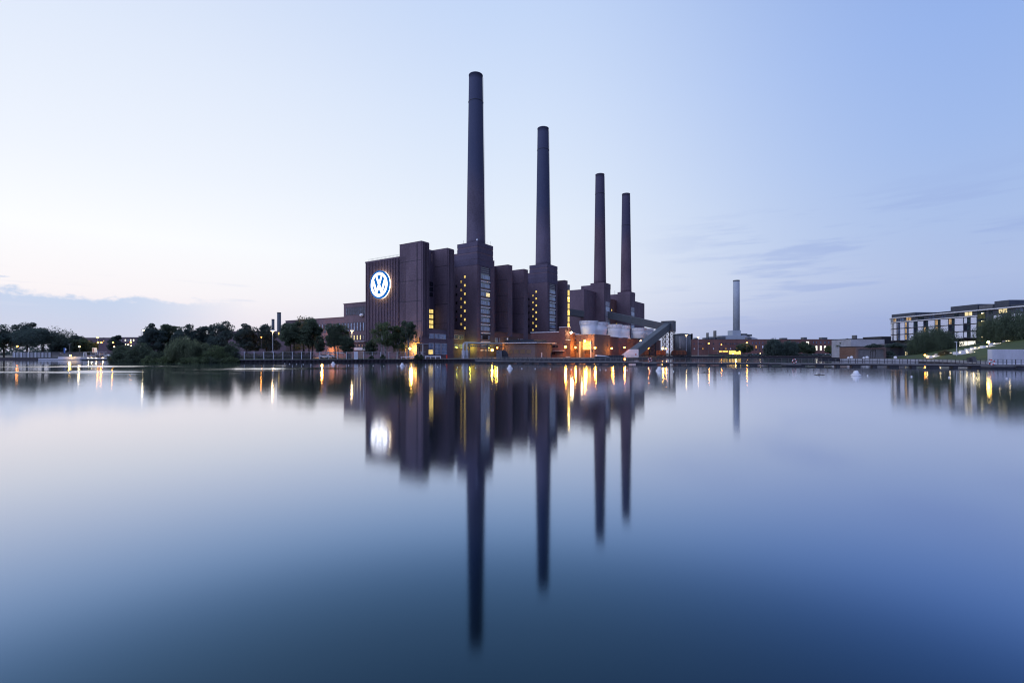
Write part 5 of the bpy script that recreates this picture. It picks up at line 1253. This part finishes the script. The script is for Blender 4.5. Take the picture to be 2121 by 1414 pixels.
# penthouses and plant on the roof
for a, b, h, dep, m_ in ((224, 238, 1.9, 12, HOTW), (214, 223, .9, 6, HOTW), (206.2, 213, .9, 6, DARK), (194, 206, 2.7, 9, HOTW), (188, 193.5, 2.0, 9, STEEL), (181.7, 187.3, 3.0, 8, HOTW), (150, 181, 1.0, 8, HOTW)):
    mb = MB(); p = hp(Sd(a), -3.0); mb.wb(p.x, p.x + dep, a, b, 20, 20.3 + h); mb.build('roof_plant', m_, ht)
# lit ground floor
for a, b in ((193.7, 197), (197.3, 200.6)): mb = MB(); strip(mb, Sd(a), Sd(b), 5.9, 7.9, -1.8, -1.7); mb.build('window', LITX, ht)
for a, b in ((226, 228), (229, 231), (232, 235), (236, 239), (240, 244)): mb = MB(); strip(mb, Sd(a), Sd(b), 6.2, 7.4, -1.8, -1.7); mb.build('window', LITO, ht)
lb = thing('hotel_lobby', 'low dark lobby wing with orange lit rooms at the foot of the rounded hotel end', 'lobby', (gx(1862, 205), 205, QZ))
mb = MB(); mb.wb(gx(1872, 206), gx(1893, 206), 206, 214, .9, 6.4); wl = mb.build('wall', DARK, lb)
mb = MB(); mb.wb(gx(1843, 206) - .0, gx(1893, 206), 205.5, 214, 6.5, 7.0); mb.build('roof', STEEL, lb)
window(wl, XY, 'b', -206, 1, gx(1874.5, 206), gx(1880, 206), 1.4, 3.6, LITW, DARK, 2, 1); window(wl, XY, 'b', -206, 1, gx(1886, 206), gx(1891.5, 206), 2.6, 3.9, LITW, DARK, 2, 1)
for px in (1846, 1853, 1860, 1867): mb = MB(); mb.wb(gx(px, 207), gx(px + 4, 207), 207, 207.2, gz(718, 207), gz(714, 207)); mb.build('lit_room', LITO, lb)
mb = MB(); mb.wb(gx(1843, 208), gx(1872, 208), 208, 213.8, .9, 6.4); mb.build('side_wall', DARK, lb)

# ------------------------------------------------------------------ slope with lit steps, concrete walls
def sst(t): t = max(0, min(1, t)); return t * t * (3 - 2 * t)
def hh_(x, y):
    w = (x - 110) - .45 * (y - 110)
    h = .19 * max(0.0, w - 1.2) * sst(w / 7.0)
    return min(1 + h * (1 - sst((y - 168) / 40.0) * .7), 7.8, 3.3 + .11 * max(0, y - 110))
mb = MB(); nx_, ny_ = 60, 60; vs = []
for j in range(ny_):
    for i in range(nx_):
        y = 110.8 + 84 * j / (ny_ - 1); x = 110.9 + .45 * (y - 110) + 70 * (i / (nx_ - 1)) ** 1.3; vs.append((x, y, hh_(x, y) + (.02 if i else -.4)))
fs = [(j * nx_ + i, j * nx_ + i + 1, (j + 1) * nx_ + i + 1, (j + 1) * nx_ + i) for j in range(ny_ - 1) for i in range(nx_ - 1)]
mb.add(vs, fs); o = mb.build('grass_slope', TURF); tag(o, 'green slope rising to the right in front of the hotel', 'slope', kind='structure')
def onhill(px, y):
    d = 112.0
    while d < 220:
        if gz(y, d) <= hh_(gx(px, d), d): break
        d += .25
    return d
SL = 'long white lit steps on the hotel slope'
steps = [(1923.5, 1964, 737), (1941, 1963.6, 733.8), (1950, 1977, 731), (1980, 2043, 729.6), (1992.5, 2030.5, 726), (2004, 2033.5, 722.6), (2015, 2032, 719.8), (2035.6, 2071.5, 716.7), (2052.7, 2079.5, 711.3), (2082, 2093, 705.5), (2100, 2107.6, 700)]
slab = ['lowest and leftmost lit step of the slope', 'short lit step second from the bottom', 'lit step third from the bottom, below the longest one', 'longest lit step, reaching the concrete wall', 'lit step just above the longest one', 'lit step halfway up the slope', 'shortest lit step halfway up the slope', 'long lit step beside the globe lamp post', 'lit step above and right of the globe lamp post', 'lit step just under the huge willow', 'topmost lit step, seen through the huge willow']
for (a, b, y), lab in zip(steps, slab):
    d = onhill((a + b) / 2, y + 1.2); x0, x1 = gx(a, d), gx(b, d); z = gz(y + 1.3, d); t = thing('garden_step', lab, 'step', ((x0 + x1) / 2, d, z), SL)
    mb = MB(); mb.wb(x0, x1, d, d + 1.0, z - .5, z + .34); mb.build('step_block', WHITE, t)
    k = max(2, int((x1 - x0) / 2.2))
    for i in range(k): x = x0 + (x1 - x0) * (i + .5) / k; mb = MB(); mb.wb(x - .16, x + .16, d - .07, d, z + .10, z + .26); lt = mb.build('step_light', BULB_S, t)
    light(t, ((x0 + x1) / 2, d - .7, z + .5), (1, .8, .45), 16, .2)
post_lamp(2047, 708.5, 124, 'y', 60, 'globe lamp post at the top of the concrete wall', .30, base=hh_(gx(2047, 124), 124) - .2, globe=True)
p = at(1915.7, 735.2, 150); t = thing('floor_lamp', 'dazzling low orange lamp at the foot of the slope', 'lamp', (p.x, p.y, QZ)); mb = MB(); mb.ball(p, .2, 8); b = mb.build('bulb', BULB_O, t); mb = MB(); mb.lathe(p.x, p.y, [(.1, QZ), (.08, p.z - .15)], 8); mb.build('post', STEEL, t); light(b, p + Vector((0, -.6, .2)), (1, .6, .2), 120, .2)
d = 140; x = gx(1981.5, d); mb = MB(); mb.tube([(x, d, 1), (x, d, gz(707, d))], [.12, .09], 8); mb.wb(x - .5, x + .1, d - .1, d + .1, gz(708.5, d), gz(707.2, d)); single(mb, 'white_post', PALE, 'tall white post with a small head on the slope', 'post', (x, d, 1))
for px0, px1, y0, y1, lab in ((2014, 2022, 747, 739, 'taller grey cabinet at the foot of the concrete wall'), (2008, 2012, 747, 741.3, 'small dark bin left of the grey cabinet')):
    d = 113.5; mb = MB(); z0 = .9; mb.wb(gx(px0, d), gx(px1, d), d, d + .7, z0, gz(y1, d)); mb.wb(gx(px0, d) - .04, gx(px1, d) + .04, d - .04, d + .74, gz(y1, d), gz(y1, d) + .07); single(mb, 'quay_cabinet', STEEL if px0 == 2014 else DARK, lab, 'cabinet', (gx(px0, d), d, z0))
cw = thing('concrete_wall', 'big pale board marked concrete wall at the right edge', 'wall', (110, 109, 0))
mb = MB(); mb.wb(109.6, 146, 108.6, 109.6, -.6, 3.85); mb.build('wall', WCON, cw)
mb = MB()
for i in range(30): x = 109.62 + i * 1.15; mb.wb(x, x + 1.12, 108.55, 108.6, .4, 3.83)
mb.build('board_panel', WCON, cw)
mb = MB(); mb.wb(109.4, 146, 108.2, 109.9, -.6, .35); mb.build('footing', CON, cw)
for (a, b, z1, lab) in (((113.0, 163.6), (128, 149.6), 1.1, 'pale concrete quay edge below the umbrella shaped tree'), ((127.7, 149.4), (109.8, 110.2), 1.1, 'dark gapped concrete quay edge at the foot of the slope')):
    a, b = Vector(a), Vector(b); mb = MB(); L_ = (b - a).length; t_ = (b - a).normalized(); nn = Vector((t_.y, -t_.x))
    if nn.y > 0: nn = -nn
    mb.beam((a + nn * .2).to_3d() + Vector((0, 0, .78)), (b + nn * .2).to_3d() + Vector((0, 0, .78)), .7, .66)
    if a.x < 120: mb.beam((a + nn * .1).to_3d() + Vector((0, 0, .2)), (b + nn * .1).to_3d() + Vector((0, 0, .2)), .3, .48)
    single(mb, 'quay_edge', CON, lab, 'quay wall', (a.x, a.y, 0))
qr = thing('glass_railing', 'see-through railing along the right quay terrace', 'railing', (114, 163, QZ))
mb = MB()
for i in range(11): t_ = i / 10; mb.tube([(113.6 + 14.2 * t_, 164.2 - 13.6 * t_, 1.0), (113.6 + 14.2 * t_, 164.2 - 13.6 * t_, 2.05)], .03, 5)
mb.tube([(113.6, 164.2, 2.05), (127.8, 150.6, 2.05)], .035, 5); mb.build('rail_frame', STEEL, qr)
BL = 'white globe seats on the right quay terrace'
for px, r_, y, lab in ((1757, .36, 742.5, 'smaller white globe of the left pair on the terrace'), (1763.7, .5, 742, 'larger white globe of the left pair on the terrace'), (1789, .36, 742.5, 'smaller white globe of the middle pair on the terrace'), (1796, .5, 742, 'larger white globe of the middle pair on the terrace'), (1854.5, .5, 742, 'single white globe on the terrace before the hotel lobby')):
    d = 162 if px < 1800 else 158; p = at(px, y, d); mb = MB(); mb.ball((p.x, d, 1.0 + r_ * .96), r_, 10); single(mb, 'white_globe', WHITE, lab, 'globe', (p.x, d, 1), BL, smooth=True)
mb = MB(); x0, x1 = gx(1700, 205), gx(1737, 205); mb.wb(x0, x1, 204, 207, -.3, .9); mb.wb(x0 - .2, x1 + .2, 203.8, 207.2, .9, 1.05); single(mb, 'side_jetty', DKS, 'dark low jetty running left from the right quay', 'jetty', (x0, 205, 0))

# ------------------------------------------------------------------ pontoon footbridge
BP = [(-10.4, 141.2), (41, 120), (118, 83.5)]
fbz = thing('pontoon_footbridge', 'long grey pontoon footbridge with railings crossing the water', 'footbridge', (-10.4, 141.2, 0))
mb = MB()
for a, b in zip(BP, BP[1:]): mb.beam((a[0], a[1], .62), (b[0], b[1], .62), 2.2, .22)
mb.build('deck', TIMB, fbz)
mb = MB()
for a, b in zip(BP, BP[1:]): mb.beam((a[0], a[1], .38), (b[0], b[1], .38), 1.7, .24)
mb.build('deck_beam', DKS, fbz)
tot = plen(BP); s = .8; k = 0
while s < tot:
    p, t_ = along(BP, s); nn = Vector((t_.y, -t_.x)); ln = 1.6 if k % 2 == 0 else .8
    a, b = p - t_ * ln / 2, p + t_ * ln / 2; mb = MB(); mb.beam((a.x, a.y, .08), (b.x, b.y, .08), 2.0, .42); mb.build('float', DKS, fbz); s += 3.3; k += 1
for side in (-1, 1):
    mb = MB(); s = 0; near = 1.0 * side
    while s <= tot:
        p, t_ = along(BP, s); nn = Vector((t_.y, -t_.x)); q = p + nn * near
        w_ = .075 if s < 43 else .035
        mb.wb(q.x - w_, q.x + w_, q.y - .05, q.y + .05, .7, 1.78); s += 1.42 if s < 43 else 1.3
    pa, t_ = along(BP, 0); nn = Vector((t_.y, -t_.x)); pb_, _ = along(BP, 43)
    for z in (.95, 1.36, 1.78): mb.beam((pa + nn * near).to_3d() + Vector((0, 0, z)), (pb_ + nn * near).to_3d() + Vector((0, 0, z)), .07, .10)
    for (s0, s1) in ((43, plen(BP[:2])), (plen(BP[:2]), tot)):
        q0, t_ = along(BP, s0 + .01); q1, _ = along(BP, s1 - .01); nn = Vector((t_.y, -t_.x))
        for z in (1.2, 1.72): mb.beam((q0 + nn * near).to_3d() + Vector((0, 0, z)), (q1 + nn * near).to_3d() + Vector((0, 0, z)), .035, .04)
    mb.build('railing', STEEL if side == 1 else DKS, fbz)
LRG = 'red and white life rings on the footbridge'
def lifering(px, y, d, r_, lab):
    p = at(px, y, d); t = thing('life_ring', lab, 'life ring', p, LRG)
    for q in range(8):
        mb = MB(); aa = [math.pi * 2 * (q + i / 5) / 8 for i in range(6)]
        mb.tube([(p.x + r_ * math.cos(a), p.y, p.z + r_ * math.sin(a)) for a in aa], r_ * .24, 7); mb.build('ring_segment', REDM if q % 2 == 0 else WHITE, t)
    mb = MB(); mb.tube([(p.x, p.y + .18, p.z - 1.2), (p.x, p.y + .18, p.z + r_ * .3)], .05, 6); mb.build('holder', DKS, t)
def bd(px):                                             # distance at which the sight line crosses the bridge
    k = (px - CX) / F
    for a, b in zip(BP, BP[1:]):
        den = (b[0] - a[0]) - k * (b[1] - a[1]); tt = (k * a[1] - a[0]) / den
        if -.001 <= tt <= 1.001: return a[1] + tt * (b[1] - a[1])
    return 100
lifering(1346.5, 744.8, bd(1346.5) - 1.2, .42, 'life ring on the footbridge in front of the coal conveyor')
lifering(1645.5, 747.6, bd(1645.5) - 1.2, .42, 'life ring on the footbridge in front of the paired willows')
lifering(2054.5, 750.2, bd(2054.5) - 1.2, .48, 'life ring on the footbridge in front of the concrete wall')
for px0, px1, lab in ((1333, 1359, 'floating side platform under the life ring by the conveyor'), (1623.5, 1654, 'floating side platform under the life ring by the willows'), (2042, 2093, 'floating side platform under the life ring by the concrete wall')):
    d = bd((px0 + px1) / 2) - 2.4; x0, x1 = gx(px0, d), gx(px1, d); mb = MB(); mb.wb(x0, x1, d - .9, d + .9, -.15, .35, 1); mb.wb(x0 - .05, x1 + .05, d - .95, d + .95, .35, .5, 0)
    single(mb, 'side_platform', [TIMB, DKS], lab, 'platform', (x0, d, 0), 'side platforms of the footbridge')
# boats with lights by the bridge
p = at(1294, 752.5, 132); t = thing('light_buoy', 'small orange lit buoy beside the footbridge', 'buoy', (p.x, 132, 0)); mb = MB(); mb.lathe(p.x, 132, [(.55, -.1), (.6, .1), (.3, .5), (.22, 1.1)], 12); mb.build('body', OCHRE, t); mb = MB(); mb.ball((p.x, 132, 1.3), .22, 8); b = mb.build('lantern', BULB_R, t)
light(b, (p.x, 131.3, 1.2), (1, .5, .15), 25, .15)

# ------------------------------------------------------------------ mooring buoys and the float line
BG = 'bell shaped white mooring buoys'
def wd_(y): return CZ * F / (y - HY)
bu = None
for px, y, sc_, lab in ((690, 754.5, 1.0, 'white bell buoy in front of the big fence trees'), (833, 757.8, 1.0, 'white bell buoy in front of the emblem gable'), (1056, 763.2, 1.05, 'white bell buoy near the left end of the footbridge'), (1365.5, 768, 1.0, 'white bell buoy below the coal conveyor'), (1773, 778, 1.0, 'white bell buoy nearest the viewer, on the right')):
    d = wd_(y); x = gx(px, d)
    if bu is None:
        bu = thing('mooring_buoy', lab, 'buoy', (x, d, 0), BG)
        mb = MB(); mb.lathe(x, d, [(.45, -.15), (.58, .02), (.58, .12), (.45, .22)], 20); mb.build('float_collar', WHITE, bu, smooth=True)
        mb = MB(); mb.lathe(x, d, [(.45, .22), (.32, .36), (.25, .60), (.22, .68), (.05, .70)], 20); mb.build('bell', WHITE, bu, smooth=True)
        mb = MB(); mb.wb(x - .24, x - .1, d - .05, d + .05, .64, .84); mb.wb(x + .1, x + .24, d - .05, d + .05, .64, .84); mb.build('lifting_lug', STEEL, bu)
    else: t = copy_tree(bu); t.location = (x, d, 0); t['label'] = lab
fl = None; FG = 'tiny white floats of the float line'
for k, (px, y) in enumerate(((590, 753), (600, 753.6), (614.5, 754), (628, 754.6), (644, 755), (663, 755.6), (681, 755.9), (700, 756.3), (722, 756.7), (747.5, 757.2), (773, 757.5), (795, 758), (824, 758.4), (852, 759), (881, 759.5), (906, 760), (947.5, 760.8), (957, 761), (985, 761.8), (1081, 763.4), (1108.5, 763.8), (1140, 764.3), (1183, 765), (1201, 765.2), (1243, 766), (1255, 766.2), (1299, 767.2), (1347, 768.4), (1395, 769.4), (1531, 772.4), (1797, 778.2), (1888, 780), (1966, 781.8), (2085, 784))):
    d = wd_(y); x = gx(px, d)
    if fl is None: mb = MB(); mb.ball((x, d, .05), .10, 8); fl = single(mb, 'float', WHITE, 'tiny white float of the line strung across the water', 'float', (x, d, 0), FG, smooth=True)
    else: o = fl.copy(); col.objects.link(o); o.location = (x, d, 0)
for px, y, lab in ((1460, 771.5, 'dark drifting branch near the middle of the right water'), (1697, 776.5, 'dark drifting branch left of the nearest bell buoy')):
    d = wd_(y); x = gx(px, d); mb = MB(); mb.tube([(x - .8, d, .0), (x - .1, d + .1, .06), (x + .7, d - .1, .02)], [.02, .045, .02], 5); mb.tube([(x - .1, d + .1, .06), (x + .1, d, .22)], [.04, .02], 5)
    single(mb, 'driftwood', BARK, lab, 'driftwood', (x, d, 0))
# quay posts and people-height details along the far right shore
mb = MB()
x0, x1 = gx(1400, 306), gx(1560, 333)
for i in range(28): t_ = i / 27; x = 112 + (160 - 112) * t_; y = 301.5 + (331 - 301.5) * t_ * .92; mb.wb(x, x + .1, y, y + .1, 1, 2.1)
mb.beam((112, 301.5, 2.05), (160, 328.6, 2.05), .07, .07); mb.beam((112, 301.5, 1.5), (160, 328.6, 1.5), .05, .05)
single(mb, 'bank_railing', STEEL, 'railing along the far bank right of the grey tank', 'railing', (112, 301, 1))
